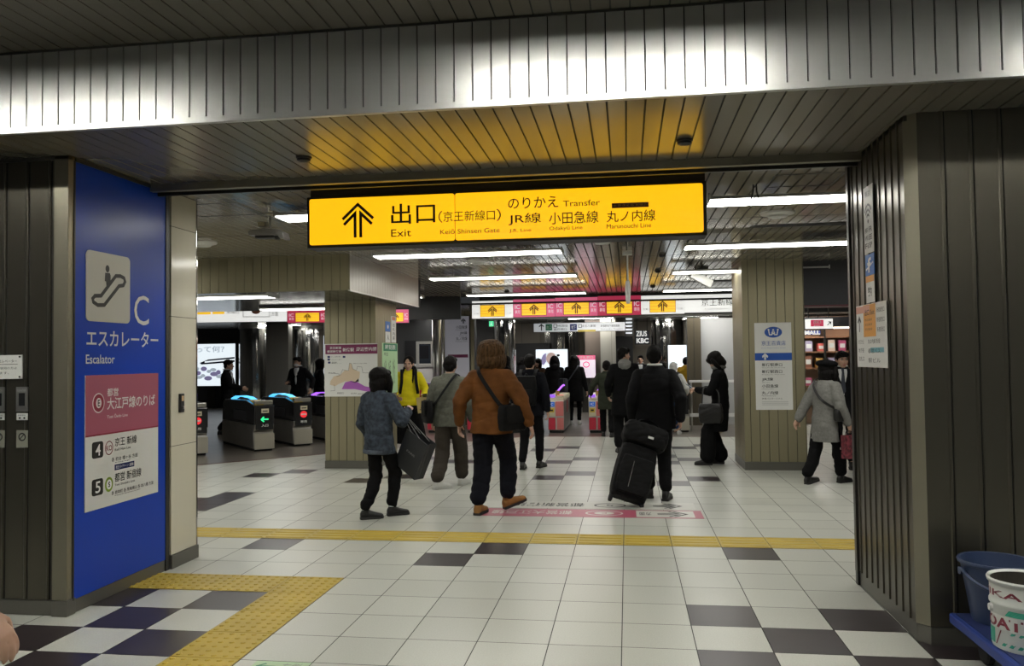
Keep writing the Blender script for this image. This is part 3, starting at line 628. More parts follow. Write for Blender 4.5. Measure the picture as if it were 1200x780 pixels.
for s, x1, y in (('Shinjuku Sta. South Gate', 325, 391), ('Shinjuku Sta. West Gate', 322, 443), ('J.R. Line', 208, 503), ('Odakyū Line', 238, 553), ('Marunouchi Line', 255, 604)): m.text(RP, s, rbx(148, y, x1, y+8), M_INK, z=.006)
m.text(RP, '新宿バスターミナル', rbx(150, 622, 305, 636), M_INK, z=.006)
for i in range(3): m.stroke(RP, [rp(150, 652+i*12), rp(350, 652+i*12)], .004, mat('ink_grey', (.25, .25, .25), .5), .006)
m.build('lettering', t)

# ---- lit signs over the ticket gates
GF = Fr((0, 10.1, 0)); M_LITW = mat('sign_white_lit', (.8, .8, .78), .3, emit=.72, ecol=(1, 1, .96)); M_LITP = mat('sign_pink_lit', (.6, .1, .2), .3, emit=.62, ecol=(.75, .13, .26))
M_LITR = mat('sign_red_lit', (.5, .05, .1), .3, emit=.55, ecol=(.55, .04, .1)); M_LITY = mat('arrow_yellow_lit', (.8, .5, .02), .3, emit=.85, ecol=(1, .56, .03)); M_GREYINK = mat('ink_grey', (.25, .25, .25), .5); M_PINKW = mat('ink_palepink', (.8, .6, .65), .5, emit=.5, ecol=(1, .7, .78))
def gate_sign(fr, x0, y0, x1, y1, kind, label, yw=True, sl=0.0):
    b = B(fr, x0, y0, x1, y1); t = thing('gate_sign', label, 'sign', fr.p((b[0]+b[2])/2, b[1]), 0, 'lit signs over the ticket gates')
    m = MB(); m.fbox(fr, b[0]+.004, b[1], -.1, b[2]-.004, b[3], -.01, M_DARKMETAL); m.build('housing', t)
    m = MB(); m.fbox(fr, b[0]+.006, b[1]+.006, -.01, b[2]-.006, b[3]-.006, 0, {'w': M_LITW, 'p': M_LITP, 'r': M_LITR}[kind]); m.build('panel', t)
    cx, cy, w_, h_ = (b[0]+b[2])/2, (b[1]+b[3])/2, b[2]-b[0], b[3]-b[1]
    if yw:
        m = MB(); yc = b[1]+h_*.40
        m.quad(fr, cx-.3*w_, yc-.31*h_, cx+.3*w_, yc+.36*h_, M_INK, .001); m.quad(fr, cx-.29*w_, yc-.29*h_, cx+.29*w_, yc+.34*h_, M_LITY, .002)
        for k in range(1, 4): m.stroke(fr, [(cx-.29*w_, yc+(-.29+.158*k)*h_), (cx+.29*w_, yc+(-.29+.158*k)*h_)], .004, M_ORANGE, .0025)
        arrow(m, fr, cx, yc+.02*h_, .54*h_, M_INK, .1); m.build('arrow_panel', t)
        m = MB()
        for sx in (-1, 1):
            xx = cx+sx*.395*w_
            if kind == 'w':
                for i, s in enumerate(('きっぷ', 'カード', '定期')): m.text(fr, s, (xx-.06*w_, b[1]+(.62-.2*i)*h_, xx+.06*w_, b[1]+(.74-.2*i)*h_), M_INK if (sx < 0) else M_GREYINK)
            else: m.text(fr, 'IC', (xx-.06*w_, b[1]+.46*h_, xx+.06*w_, b[1]+.7*h_), M_PINKW, .02); m.text(fr, '専用', (xx-.06*w_, b[1]+.2*h_, xx+.06*w_, b[1]+.4*h_), M_PINKW, .01)
        m.build('lettering', t)
    return t, b
gate_sign(GF, 553, 351.5, 601.3, 373.5, 'w', 'white gate sign with a yellow arrow panel, left of the pink ones')
gate_sign(GF, 601.3, 349.5, 650.3, 372, 'p', 'pink gate sign with a yellow arrow, first one right of the white left end')
gate_sign(GF, 650.3, 347.5, 700.5, 371, 'p', 'pink gate sign with a yellow arrow, middle one of the three pink ones')
gate_sign(GF, 700.5, 345.5, 751.2, 370, 'r', 'deep pink gate sign crossed by the white hanging rod')
gate_sign(GF, 751.2, 345, 802, 368.5, 'w', 'white gate sign with a yellow arrow, right of the deep pink one')
t, b_ = gate_sign(GF, 802, 343, 892, 366.5, 'w', 'long white gate name board beside the hall pillar', yw=False)
m = MB(); m.text(GF, '京王新線口', B(GF, 822, 349, 868, 358.5), M_INK, .004); m.text(GF, 'Keiō Shinsen Gate', B(GF, 826, 360, 866, 363), M_GREYINK); m.build('lettering', t)
# the slanted row of the side gate
for x0, x1, k, lab in ((176, 228, 'w', 'white side gate sign hidden behind the tiled pillar'), (336.5, 384, 'r', 'red side gate sign seen left of the map pillar'), (384, 448, 'p', 'pink side gate sign hidden behind the map pillar'), (448, 479, 'p', 'pink and orange side gate sign right of the map pillar')): gate_sign(DFR, x0, 362, x1, 378.5, k, lab)
t, b_ = gate_sign(DFR, 228, 361, 336.5, 378, 'w', 'long white side gate sign board with orange ends at left', yw=False)
m = MB()
m.quad(DFR, *B(DFR, 228, 362, 247, 368.5), M_LITY, .002); m.quad(DFR, *B(DFR, 249, 362, 263, 368), M_LITY, .002); m.build('arrow_panel', t)
m = MB(); m.text(DFR, '新線口', B(DFR, 266, 363, 280, 367.5), M_INK); m.text(DFR, '方面', B(DFR, 318, 365, 326, 370), M_INK); m.stroke(DFR, [(C(DFR, x, y)) for x, y in ((285, 364), (316, 364), (316, 371), (285, 371))], .012, M_INK, closed=True)
cx, cy = C(DFR, 300, 365); m.ring(DFR, cx, cy, .09, .05, mat('coral', (.55, .2, .12), .5), .004); m.build('lettering', t)

# ---- hanging signs and screens of the far hall
def board(Y, x0, y0, x1, y1, name, label, cat, m_, th=.06, hang=None, stand=False):
    fr = Fr((0, Y, 0)); b = B(fr, x0, y0, x1, y1); t = thing(name, label, cat, fr.p((b[0]+b[2])/2, b[1]))
    m = MB(); m.fbox(fr, b[0], b[1], -th, b[2], b[3], -.004, M_DARKMETAL); m.build('housing', t)
    m = MB(); m.fbox(fr, b[0]+.012, b[1]+.012, -.004, b[2]-.012, b[3]-.012, 0, m_); m.build('panel', t)
    if stand: m = MB(); xm = (b[0]+b[2])/2; m.box((xm-.12, Y+.02, 0.003), (xm+.12, Y+th-.005, b[1]+.05), M_DARKMETAL); m.build('stand', t)
    if hang:
        for f_ in (.15, .85): m = MB(); x = b[0]+(b[2]-b[0])*f_; m.tube([(x, Y+.03, b[3]), (x, Y+.03, hang)], .012, M_DARKMETAL, 6); m.build('hanger', t)
    return t, fr
M_SCREEN = mat('screen_white', (.7, .75, .8), .2, emit=.95, ecol=(.86, .95, 1)); M_SILVERSIGN = mat('silver_sign', (.5, .5, .5), .3, emit=.28, ecol=(.9, .95, 1))  # the silver sign is unlit; its brightness is painted in as faint emission
t, fr = board(13.0, 625, 376.5, 733, 389.5, 'hanging_sign', 'long silver hanging direction sign beyond the pink gate signs', 'sign', M_SILVERSIGN, hang=2.72)
m = MB(); ax, ay = C(fr, 634.5, 383.5); simple_arrow(m, fr, ax, ay, .16, M_INK, .16)
m.quad(fr, *B(fr, 639.5, 379.5, 647, 387), mat('sign_green', (.02, .2, .1), .4), .002); m.quad(fr, *B(fr, 668, 379.5, 676, 387), mat('navy', (.01, .02, .12), .4), .002); m.quad(fr, *B(fr, 677, 386, 698, 388.5), mat('mustard', (.5, .38, .05), .5), .002)
m.text(fr, '出口', B(fr, 640.5, 381, 646, 385.5), M_WINK); m.text(fr, '地下', B(fr, 669.5, 381, 674.5, 385.5), M_WINK)
for x in (649, 678): bb = B(fr, x, 380, x+3.4, 383.5); m.stroke(fr, [(bb[0], bb[1]), (bb[2], bb[1]), (bb[2], bb[3]), (bb[0], bb[3])], .012, M_INK, closed=True)
for s, x0, x1, y in (('中央公園方面', 653, 665, 380), ('都庁西口', 649, 664, 384.2), ('京王八番街', 682, 698, 380.2), ('新宿駅地下連絡通路', 704, 726, 380)): m.text(fr, s, B(fr, x0, y, x1, y+3), M_INK)
m.text(fr, 'Shinjuku Station', B(fr, 704, 384.3, 730, 386.5), M_GREYINK); m.build('lettering', t)
t, fr = board(12.03, 521.5, 369.5, 550, 470, 'info_board', 'tall lavender grey direction board beside the ticket office', 'sign', mat('board_lavender', (.42, .42, .45), .35, emit=.1, ecol=(.8, .8, .9)))
m = MB(); ax, ay = C(fr, 543, 376); arrow(m, fr, ax, ay, .12, M_INK, .12)
for s, x0, x1, y in (('小田急線', 534.5, 547.5, 381), ('JR線', 539, 547.5, 388), ('丸ノ内線', 534.5, 547.5, 394.5)): m.text(fr, s, B(fr, x0, y, x1, y+4.2), M_INK, .01); m.text(fr, 'Transfer Line', B(fr, x0-1, y+4.8, x1, y+6), M_INK)
m.quad(fr, *B(fr, 525, 415, 548.5, 419), M_PURP, .002); m.build('lettering', t)
t, fr = board(19.2, 220, 402, 276, 452.5, 'advertising_screen', 'large bright screen showing a pale train picture at far left', 'screen', M_SCREEN, stand=True)
m = MB(); M_VIO = mat('ad_violet', (.28, .24, .45), .4, emit=.3, ecol=(.5, .45, .8)); M_NAVYL = mat('ad_navy', (.03, .04, .12), .4)
m.text(fr, 'って何？', B(fr, 230, 405, 263, 413), mat('ad_pale', (.5, .6, .68), .4, emit=.45, ecol=(.7, .8, .9)), .02)
m.poly(fr, [C(fr, *p) for p in ((234, 425), (244, 421), (275, 418), (275, 424), (250, 426), (236, 427))][::-1], M_NAVYL, .004); m.stroke(fr, [C(fr, 240, 424), C(fr, 275, 420.8)], .05, M_SCREEN, .006)
for i in range(16): cx, cy = C(fr, 231+(i*37 % 43), 432+(i*23 % 13)); m.ring(fr, cx, cy, .09+.03*(i % 3), .06+.02*(i % 2), M_VIO if i % 2 else mat('ad_pale', (.5, .6, .68), .4), .003+.0004*i, n=10)
m.build('picture', t)
t, fr = board(18.3, 628, 408.5, 665.5, 452, 'advertising_screen', 'white advertising screen behind the hooded people at the middle gates', 'screen', M_SCREEN, stand=True)
m = MB(); cx, cy = C(fr, 646, 420); m.ring(fr, cx, cy, .16, .2, mat('ad_skin', (.6, .42, .36), .4, emit=.3, ecol=(.9, .7, .65)), .003); m.poly(fr, [C(fr, *p) for p in ((633, 424), (636, 416), (640, 413), (640, 424), (637, 428))][::-1], M_VIO, .004); m.ring(fr, cx+.22, cy+.1, .05, .04, M_INK, .004); m.build('picture', t)
t, fr = board(16.5, 675.5, 415.5, 698, 443, 'poster_screen', 'small lit poster with a pink heading on the brown wall', 'poster', mat('poster_pale', (.7, .62, .72), .3, emit=.6, ecol=(1, .85, .95)), stand=True)
m = MB(); m.quad(fr, *B(fr, 676, 416, 697.5, 421.5), M_LITP, .002); m.text(fr, '改札窓口', B(fr, 679, 417, 695, 420.5), M_WINK, .02); m.ring(fr, *C(fr, 687, 427), .1, .09, M_LITP, .003, inner=.03)
for i in range(3): m.text(fr, 'ご案内申し上げます', B(fr, 679, 432+i*3.3, 694, 433.8+i*3.3), M_VIO)
m.build('lettering', t)
t, fr = board(15.6, 783, 403.5, 808.5, 441, 'advertising_screen', 'pale lit screen behind the white haired person with the backpack', 'screen', M_SCREEN, stand=True)
m = MB()
for i in range(4): m.text(fr, ('大切なお知らせ', 'きっぷの予約', 'インターネット', 'サービス')[i], B(fr, 786, 407+i*6, 803-2*i, 409.5+i*6), mat('ad_pale', (.5, .6, .68), .4, emit=.45, ecol=(.7, .8, .9)))
m.build('lettering', t)
t, fr = board(19.1, 335, 409.5, 342, 446, 'advertising_screen', 'narrow blue and white lit screen just left of the masked man', 'screen', M_SCREEN, stand=True)
m = MB(); m.quad(fr, *B(fr, 336, 423, 341, 430), M_SBLUE, .003); m.build('picture', t)
t, fr = board(19.6-.1, 366, 392.5, 380, 445, 'lit_poster', 'pale lit poster with a yellow stripe just left of the map pillar', 'poster', M_SCREEN, stand=True)
m = MB(); m.quad(fr, *B(fr, 367, 398, 379, 400.5), M_LITY, .003); m.text(fr, '券売機', B(fr, 368, 394, 378, 397), M_INK); m.build('lettering', t)
t, fr = board(18.8, 744, 387, 761, 403.5, 'shop_sign', 'white glowing shop lettering sign between the scarf man and suited man', 'sign', mat('shop_dark', (.08, .09, .11), .4), hang=2.72)
m = MB(); m.text(fr, 'ZIUS', B(fr, 745.5, 387.5, 758, 394), M_LITW, .02); m.text(fr, 'KBC', B(fr, 746, 396, 760, 402), M_LITW, .03); m.build('lettering', t)
t, fr = board(9.0, 943, 372.5, 976.5, 386, 'exit_direction_sign', 'white sign with a pink label and a slanting arrow in the right passage', 'sign', M_LITW, hang=CE)
m = MB(); m.quad(fr, *B(fr, 950, 374.5, 965, 382.5), M_LITR, .002); m.text(fr, '出口', B(fr, 953.5, 375.2, 962, 379), M_WINK, .02); m.text(fr, 'Exit', B(fr, 954, 380, 961, 382), M_WINK); ax, ay = C(fr, 971.5, 379); simple_arrow(m, fr, ax, ay, .1, M_INK, .16, -math.pi/4); m.build('lettering', t)
t, fr = board(11.4, 938, 386.5, 962, 392.5, 'shop_sign', 'blue white lit shop lettering strip in the right passage', 'sign', mat('shop_strip', (.1, .12, .3), .4, emit=.35, ecol=(.3, .35, .9)), hang=2.72)
m = MB(); m.text(fr, 'MALL', B(fr, 943, 387, 961, 392), M_LITW, .05); m.build('lettering', t)
t, fr = board(10.7, 572.5, 375.5, 579, 383, 'emergency_exit_sign', 'tiny green glowing exit sign under the left white gate sign', 'sign', glow('exit_green', (.1, .75, .35), 1.0), hang=2.72)
m = MB(); m.text(fr, '人', B(fr, 574.5, 377, 577, 381.5), M_LITW, .03); m.build('symbol', t)

# ================================================================== FLOOR MARKINGS
def paving(name, cells, kind, label):
    """raised warning tiles set flush in the floor; cells = list of (i, j)"""
    xs_ = [c[0] for c in cells]; ys_ = [c[1] for c in cells]
    o = bpy.data.objects.new(name, None); COL.objects.link(o); o.location = (sum(xs_)/len(xs_)*.4, sum(ys_)/len(ys_)*.4, 0)
    tag(o, label, 'tactile paving'); mb = MB(); g = .003
    for i, j in cells: mb.box((i*.4+g, j*.4+g, 0.0004), (i*.4+.4-g, j*.4+.4-g, .003), M_YELLOW)
    mb.build('base', o); d = MB()
    for i, j in cells:
        x0, y0 = i*.4, j*.4
        if kind == 'bars':
            for k in range(4): y = y0+.05+.1*k; d.prism(Fr((x0+.02, y, .003), (0, 1, 0), (0, 0, 1)), [(-.017, 0), (.017, 0), (.011, .005), (-.011, .005)], 0, .36, M_YELLOW)
        else:
            for a in range(6):
                for b in range(6):
                    cx, cy = x0+.033+a*.0667, y0+.033+b*.0667
                    d.add([(cx+r*math.cos(q), cy+r*math.sin(q), z) for r, z in ((.017, .003), (.011, .008)) for q in [math.pi/4*k for k in range(8)]], [(k, (k+1) % 8, 8+(k+1) % 8, 8+k) for k in range(8)]+[tuple(range(8, 16))], M_YELLOW)
    r = d.build('raised_pattern', o); tag(r, kind='stuff'); return o
paving('tactile_paving', [(i, 0) for i in range(-16, 12)], 'bars', 'long yellow guide strip with raised bars running across the tiled floor')
paving('tactile_paving', [(i, -4) for i in range(-9, -5)]+[(-6, j) for j in range(-12, -4)], 'dots', 'L shaped yellow dotted warning strip beside the blue escalator panel')
FLR = Fr((0, 0, 0), (1, 0, 0), (0, 1, 0))
M_STKW = mat('sticker_white', (.55, .55, .5), .35); M_STKR = mat('sticker_rose', (.40, .09, .14), .35); M_STKG = mat('sticker_green', (.40, .55, .33), .4)
def sticker(x0, y0, x1, y1, m_, label):
    t = thing('floor_sticker', label, 'floor sticker', ((x0+x1)/2, (y0+y1)/2, 0)); m = MB(); m.box((x0, y0, .0006), (x1, y1, .0022), m_); m.build('film', t); return t
def FB(m, s, x0, y0, x1, y1, c, bo=.01): m.text(FLR, s, (x0, y0, x1, y1), c, bold=bo, z=.0032, flip=True)
t = sticker(-1.51, 1.18, .77, 1.58, M_STKR, 'rose floor sticker with white writing and arrows facing away, nearer of the two')
m = MB(); m.quad(FLR, .12, 1.215, .69, 1.545, M_STKW, .0028); m.build('white_field', t)
m = MB(); FB(m, '都営大江戸線', -1.35, 1.29, -.52, 1.49, M_STKW, .012); m.ring(FLR, -.2, 1.38, .19, .13, M_STKW, .003, inner=.02); m.ring(FLR, -.2, 1.38, .10, .07, M_STKW, .0034); m.text(FLR, 'E', (-.225, 1.35, -.175, 1.41), M_STKR, z=.004, flip=True)
FB(m, '方面', .15, 1.3, .27, 1.46, M_INK); arrow(m, FLR, .48, 1.38, .3, M_INK, .09, -math.pi/2, .0034); m.build('lettering', t)
t = sticker(-1.51, 1.62, .73, 2.02, M_STKW, 'white floor sticker with black writing and arrows facing away, farther of the two')
m = MB(); FB(m, '都営新宿線', -1.2, 1.72, -.42, 1.93, M_INK, .012); m.ring(FLR, -.15, 1.82, .17, .12, M_INK, .003, inner=.022); m.text(FLR, '5', (-.19, 1.77, -.11, 1.87), M_INK, z=.0034, flip=True); arrow(m, FLR, .45, 1.82, .3, M_INK, .09, -math.pi/2, .0034)
m.stroke(FLR, [(.70, 1.63), (.70, 2.01)], .006, M_GREYINK); m.build('lettering', t)
t = sticker(-1.9, -3.12, -1.6, -2.81, M_STKG, 'pale green floor sticker with an arrow at the bottom edge of the view')
m = MB(); m.text(FLR, '左側', (-1.74, -2.92, -1.64, -2.83), M_GREYINK, z=.0032); simple_arrow(m, FLR, -1.82, -2.88, .1, mat('sign_green', (.02, .2, .1), .4), .15, math.pi/2, .0032); m.build('lettering', t)

# ================================================================== CEILING FITTINGS
def detector(x, y, z, label):
    t = thing('smoke_detector', label, 'smoke detector', (x, y, z)); m = MB(); m.lathe((x, y, z), [(.052, 0), (.05, -.012)], M_DARKMETAL, 20); m.build('base', t)
    m = MB(); m.lathe((x, y, z), [(.044, -.012), (.042, -.026), (.02, -.036), (.0, -.038)], M_BLACK, 20); m.build('head', t)
p = atz(356, 184, CE); detector(p.x, p.y, CE, 'black round detector on the soffit left of the yellow reflection')
p = atz(802, 164, CE); detector(p.x, p.y, CE, 'black round detector on the soffit right of the yellow reflection')
for px, py, l in ((776, 298, 'dark round detector on the hall ceiling right of the white pendant rod'), (771, 317, 'dark round detector on the hall ceiling above the white gate sign'), (765, 335, 'dark round detector just above the deep pink gate sign'), (594, 341, 'dark round detector above the first pink gate sign')): p = atz(px, py, CE); detector(p.x, p.y, CE, l)
def ceiling_disc(px, py, r, label):
    p = atz(px, py, CE); t = thing('ceiling_speaker', label, 'speaker', (p.x, p.y, CE)); m = MB(); m.lathe((p.x, p.y, CE), [(r, 0), (r*.97, -.015), (r*.6, -.028), (r*.55, -.045), (0, -.05)], M_WHITE, 24); m.build('rim', t); return t
ceiling_disc(911, 249, .16, 'pale round ceiling diffuser right of the nearest double strip light')
ceiling_disc(560, 305, .15, 'pale round ceiling diffuser below the yellow exit sign')
ceiling_disc(706, 281, .15, 'pale round ceiling diffuser touching the lower edge of the yellow sign')
ceiling_disc(238, 284, .15, 'pale round ceiling diffuser beside the cream tiled pillar')
def hatch(px, py, wx, wy, label):
    p = atz(px, py, CE); t = thing('ceiling_hatch', label, 'hatch', (p.x, p.y, CE)); m = MB(); g = .012
    for a in ((p.x-wx/2, p.y-wy/2, p.x+wx/2, p.y-wy/2+g), (p.x-wx/2, p.y+wy/2-g, p.x+wx/2, p.y+wy/2), (p.x-wx/2, p.y-wy/2, p.x-wx/2+g, p.y+wy/2), (p.x+wx/2-g, p.y-wy/2, p.x+wx/2, p.y+wy/2)): m.box((a[0], a[1], CE-.003), (a[2], a[3], CE-.0005), M_DARKMETAL)
    o = m.build('frame', t)
hatch(942, 211, .5, .45, 'square ceiling hatch outline above the nearest double strip light')
hatch(255, 246, .62, .55, 'square ceiling hatch outline at left near the hanging camera')
p = atz(945, 263, CE); t = thing('ceiling_vent', 'long dark slot vent in the ceiling above the hall pillar', 'vent', (p.x, p.y, CE)); m = MB(); m.box((p.x-.55, p.y-.07, CE-.006), (p.x+.6, p.y+.07, CE-.0005), M_DARKMETAL); m.build('frame', t)
for s in (-1, 1): m = MB(); m.box((p.x-.53, p.y+s*.03-.018, CE-.009), (p.x+.58, p.y+s*.03+.018, CE-.006), M_BLACK); m.build('slot', t)
p = atz(840, 329, CE); t = thing('ceiling_vent', 'dark slot vent in the ceiling behind the white security camera', 'vent', (p.x, p.y, CE)); m = MB(); m.box((p.x-.4, p.y-.1, CE-.01), (p.x+.5, p.y+.1, CE-.0005), M_BLACK); m.build('frame', t)
# hanging camera at left
p = atz(316, 251, CE); t = thing('security_camera', 'dark wide security camera hanging on a short pole at left', 'camera', (p.x, p.y, CE))
m = MB(); m.lathe((p.x, p.y, CE), [(.05, 0), (.05, -.012), (.02, -.016)], M_LAMPBODY, 16); m.tube([(p.x, p.y, CE-.01), (p.x, p.y, CE-.13)], .014, M_CHROME, 10); m.build('pole', t)
m = MB(); yb = p.y; z0 = CE-.2
pr_ = [(-.17, .035), (-.15, .055), (.0, .062), (.10, .055), (.155, .025), (.17, -.02), (.165, -.035), (.13, -.03), (.10, .0), (-.17, .005)]
m.prism(Fr((p.x, yb+.06, z0)), pr_[::-1], 0, .14, mat('hood_grey_metal', (.22, .21, .20), .35, .7)); m.build('hood', t, bevel=.006)
m = MB(); m.box((p.x-.12, yb-.05, z0-.02), (p.x+.06, yb+.04, z0+.012), M_BLACK); m.build('body', t, bevel=.008)
m = MB(); m.lathe((p.x+.06, yb, z0-.005), [(.028, 0), (.028, .03), (.018, .034)], M_BLACK, 14, (1, 0, 0)); m.build('lens', t)
m = MB(); m.box((p.x-.1, yb-.03, CE-.11), (p.x-.03, yb+.03, CE-.07), mat('beige_plastic', (.45, .4, .25), .5)); m.build('junction_box', t, bevel=.004)
# white camera at right
p = atz(822, 314, CE); t = thing('security_camera', 'pale box security camera on the ceiling above the white name board', 'camera', (p.x, p.y, CE))
m = MB(); m.lathe((p.x, p.y, CE), [(.1, 0), (.1, -.03), (.04, -.04)], M_DARKMETAL, 16); m.tube([(p.x, p.y, CE-.03), (p.x, p.y, CE-.12)], .02, M_DARKMETAL, 8); m.build('mount', t)
R_ = Matrix.Rotation(math.radians(28), 3, 'Y') @ Matrix.Rotation(math.radians(20), 3, 'Z')
f_ = Fr((p.x, p.y, CE-.17), R_ @ V((1, 0, 0)), R_ @ V((0, 0, 1))); m = MB(); m.fbox(f_, -.2, -.06, -.07, .16, .06, .07, M_LAMPBODY); m.build('body', t, bevel=.01)
m = MB(); m.fbox(f_, -.24, -.04, -.05, -.2, .04, .05, M_BLACK); m.build('lens', t)
# white pendant rod
xr, yr = .08, 3.3
t = thing('pendant_sensor', 'slim white rod with a long pod hanging from the hall ceiling', 'hanging rod', (xr, yr, CE))
m = MB(); m.box((xr-.06, yr-.06, CE-.05), (xr+.06, yr+.06, CE-.001), M_WHITE); m.build('ceiling_box', t, bevel=.006)
m = MB(); m.tube([(xr, yr, CE-.04), (xr, yr, 2.52)], .011, M_WHITE, 10); m.build('rod', t)
m = MB(); m.lathe((xr, yr, 2.24), [(.0, 0), (.024, .002), (.03, .05), (.034, .2), (.028, .27), (.012, .3)], M_WHITE, 16); m.build('pod', t, smooth=True)

# ================================================================== TICKET GATES
M_GPINK = mat('gate_pink', (.60, .17, .16), .35); M_GRED = mat('gate_red', (.55, .03, .06), .35); M_CREAM = mat('gate_cream', (.62, .56, .40), .4); M_GDARK = mat('gate_dark', (.018, .018, .02), .18)
M_PURPLE = glow('glow_purple', (.42, .12, 1.0), 1.3); M_CYANG = glow('glow_cyan', (.10, .55, 1.0), 1.4); M_BLUEG = glow('glow_blue', (.05, .1, .8), .8); M_GREENG = glow('glow_green', (.03, .8, .3), 1.0); M_REDG = glow('glow_red', (.9, .03, .04), .8)
M_PADY = mat('pad_yellow', (.65, .45, .03), .4)
def gate_machine(x, y, rz, kind, label, front=None):
    """kind: 'pink' middle gates, 'steel' side gates; body runs away from the front along local +Y"""
    t = thing('ticket_gate', label, 'ticket gate', (x, y, .003), rz, 'ticket gates')
    R = Matrix.Rotation(rz, 3, 'Z'); O = V((x, y, .003))
    fr = Fr(O, R @ V((1, 0, 0)), (0, 0, 1)); n_ = -fr.n   # local z of fr = towards the viewer (-Y local)
    sd = Fr(O, R @ V((0, 1, 0)), (0, 0, 1))               # side profile: x = along the body
    W = .17 if kind == 'pink' else .18; L = 1.75 if kind == 'pink' else 1.95
    def side(prof, m, w, name, x0=None, bev=.012):
        q = MB(); q.prism(Fr(O - fr.u*0, sd.u, sd.v), prof, -w, w, m); return q.build(name, t, bevel=bev)
    if kind == 'pink':
        side([(0.03, .0), (L-.03, 0), (L-.03, .06), (.03, .06)], M_BLACK, W-.02, 'plinth')
        side([(0, .06), (L, .06), (L, .78), (0, .78)], M_STEEL, W, 'body')
        for k, (a, b, m_) in enumerate(((-W, -.005, M_GRED), (.005, W, M_GPINK))):
            q = MB(); q.fbox(fr, a+.012, .08, 0.0, b-.012, .37, .012, m_ if k == 0 or front != 'b' else M_GRED); q.build('kick_panel', t)
        q = MB(); q.fbox(fr, -W+.012, .41, 0, -.02, .77, .012, M_CREAM); q.build('left_panel', t)
        q = MB(); q.fbox(fr, -.01, .41, 0, W-.012, .77, .012, M_GPINK); q.build('right_panel', t)
        q = MB(); q.fbox(fr, -W, .372, -.01, W, .405, .018, M_STEEL); q.build('band', t)
        side([(0, .78), (L, .78), (L, .86), (L-.1, .9), (.25, .9), (0, .84)], M_CREAM, W, 'top_tray')
        q = MB(); q.fbox(fr, -W+.02, .64, .012, -.03, .755, .02, mat('ic_blue', (.02, .10, .42), .35, emit=.25, ecol=(.03, .2, .9))); q.text(Fr(fr.p(0, 0, .018), fr.u, fr.v), 'IC', (-W+.045, .67, -.055, .73), M_WINK, .02); q.build('symbol_panel', t)
        q = MB(); q.fbox(fr, -W+.03, .50, .012, -.04, .60, .02, M_PADY); q.fbox(fr, -W+.05, .53, .02, -.06, .57, .023, M_INK); q.build('ticket_slot', t)
        q = MB(); q.fbox(fr, .02, .86, -.25, W-.01, .91, -.05, M_CREAM); q.fbox(fr, .03, .895, -.22, W-.02, .912, -.07, M_REDG); q.build('ticket_tray', t)
        q = MB(); q.fbox(fr, -W+.01, .86, -.2, -.03, .93, -.06, mat('reader_violet', (.15, .05, .35), .3, emit=.8, ecol=(.4, .15, 1))); q.build('card_reader', t, bevel=.01)
        q = MB(); q.fbox(fr, -.02, .86, -.3, .05, 1.02, -.2, mat('post_brass', (.35, .27, .06), .4)); q.build('post', t, bevel=.006)
        q = MB(); pts = [fr.p(0.01+.0*k, 1.0+.17*math.sin(math.pi*k/10)*(.9 if k < 6 else 1), -.2-.07*k) for k in range(0, 9)]; pts = [fr.p(.02+.10*math.sin(math.pi*.5*k/8), 1.0+.14*math.sin(math.pi*.6*k/8), -.22-.06*k) for k in range(9)]
        q.tube(pts, .022, M_PURPLE, 8); q.build('light_arch', t, smooth=True)
        for s in (-1, 1):
            q = MB(); q.prism(Fr(fr.p(s*(W+.004), 0, -.75), sd.u, sd.v), [(0, .45), (.22, .5), (.22, .72), (0, .76)], -.006, .006, mat('flap_red', (.4, .05, .07), .35)); q.build('flap_door', t)
    else:
        side([(.05, 0), (L-.05, 0), (L-.05, .05), (.05, .05)], M_BLACK, W-.02, 'plinth')
        side([(0.02, .05), (L-.02, .05), (L-.06, .50), (.0, .5), (.06, .36)], M_STEEL, W, 'body')
        side([(0, .5), (L-.06, .5), (L-.1, .86), (L-.25, .93), (.5, .95), (.0, .86)], M_GDARK, W, 'upper_body')
        q = MB(); pts = []
        prof = [(.28, .93), (.55, .985), (.95, 1.0), (1.3, .985), (1.55, .93)]
        for sx in (-1, 1): pts.append([fr.p(sx*.05-.06, b, -a) for a, b in prof])
        q.add(pts[0]+pts[1]+[p_+V((0, 0, .022)) for p_ in pts[0]+pts[1]], [(i, i+1, 5+i+1, 5+i) for i in range(4)]+[(10+i, 15+i, 15+i+1, 10+i+1) for i in range(4)]+[(i, 10+i, 11+i, i+1) for i in range(4)]+[(5+i, 6+i, 16+i, 15+i) for i in range(4)]+[(0, 5, 15, 10), (4, 14, 19, 9)], M_CYANG if front != 'violet' else M_PURPLE); q.build('light_strip', t)
        q = MB(); q.fbox(fr, -W+.02, .4, 0, W-.02, .86, .02, M_GDARK); q.build('front_panel', t, bevel=.01)
        q = MB(); q.fbox(fr, -W+.005, .04, .0, W-.005, .33, .012, mat('bright_steel', (.6, .57, .48), .35, .7)); q.build('kick_panel', t)
        q = MB(); q.prism(sd.__class__(O, sd.u, sd.v), [(.02, .87), (.3, .945), (.3, .965), (.02, .895)], -W+.02, .0, M_PADY); q.build('card_reader', t, bevel=.004)
        f2 = Fr(fr.p(0, 0, .02), fr.u, fr.v); q = MB(); arrow_m = M_GREENG if front != 'red' else M_REDG
        if front == 'red': q.ring(f2, 0, .63, .065, .065, M_REDG, .003); q.quad(f2, -.05, .615, .05, .645, M_WINK, .005)
        else: simple_arrow(q, f2, 0.0, .6, .13, M_GREENG, .2, math.pi/2)
        q.build('status_light', t)
        q = MB(); q.fbox(f2, -.06, .72, 0, .07, .80, .006, M_CREAM); q.fbox(f2, -.04, .745, .006, .05, .765, .008, M_INK); q.build('ticket_slot', t)
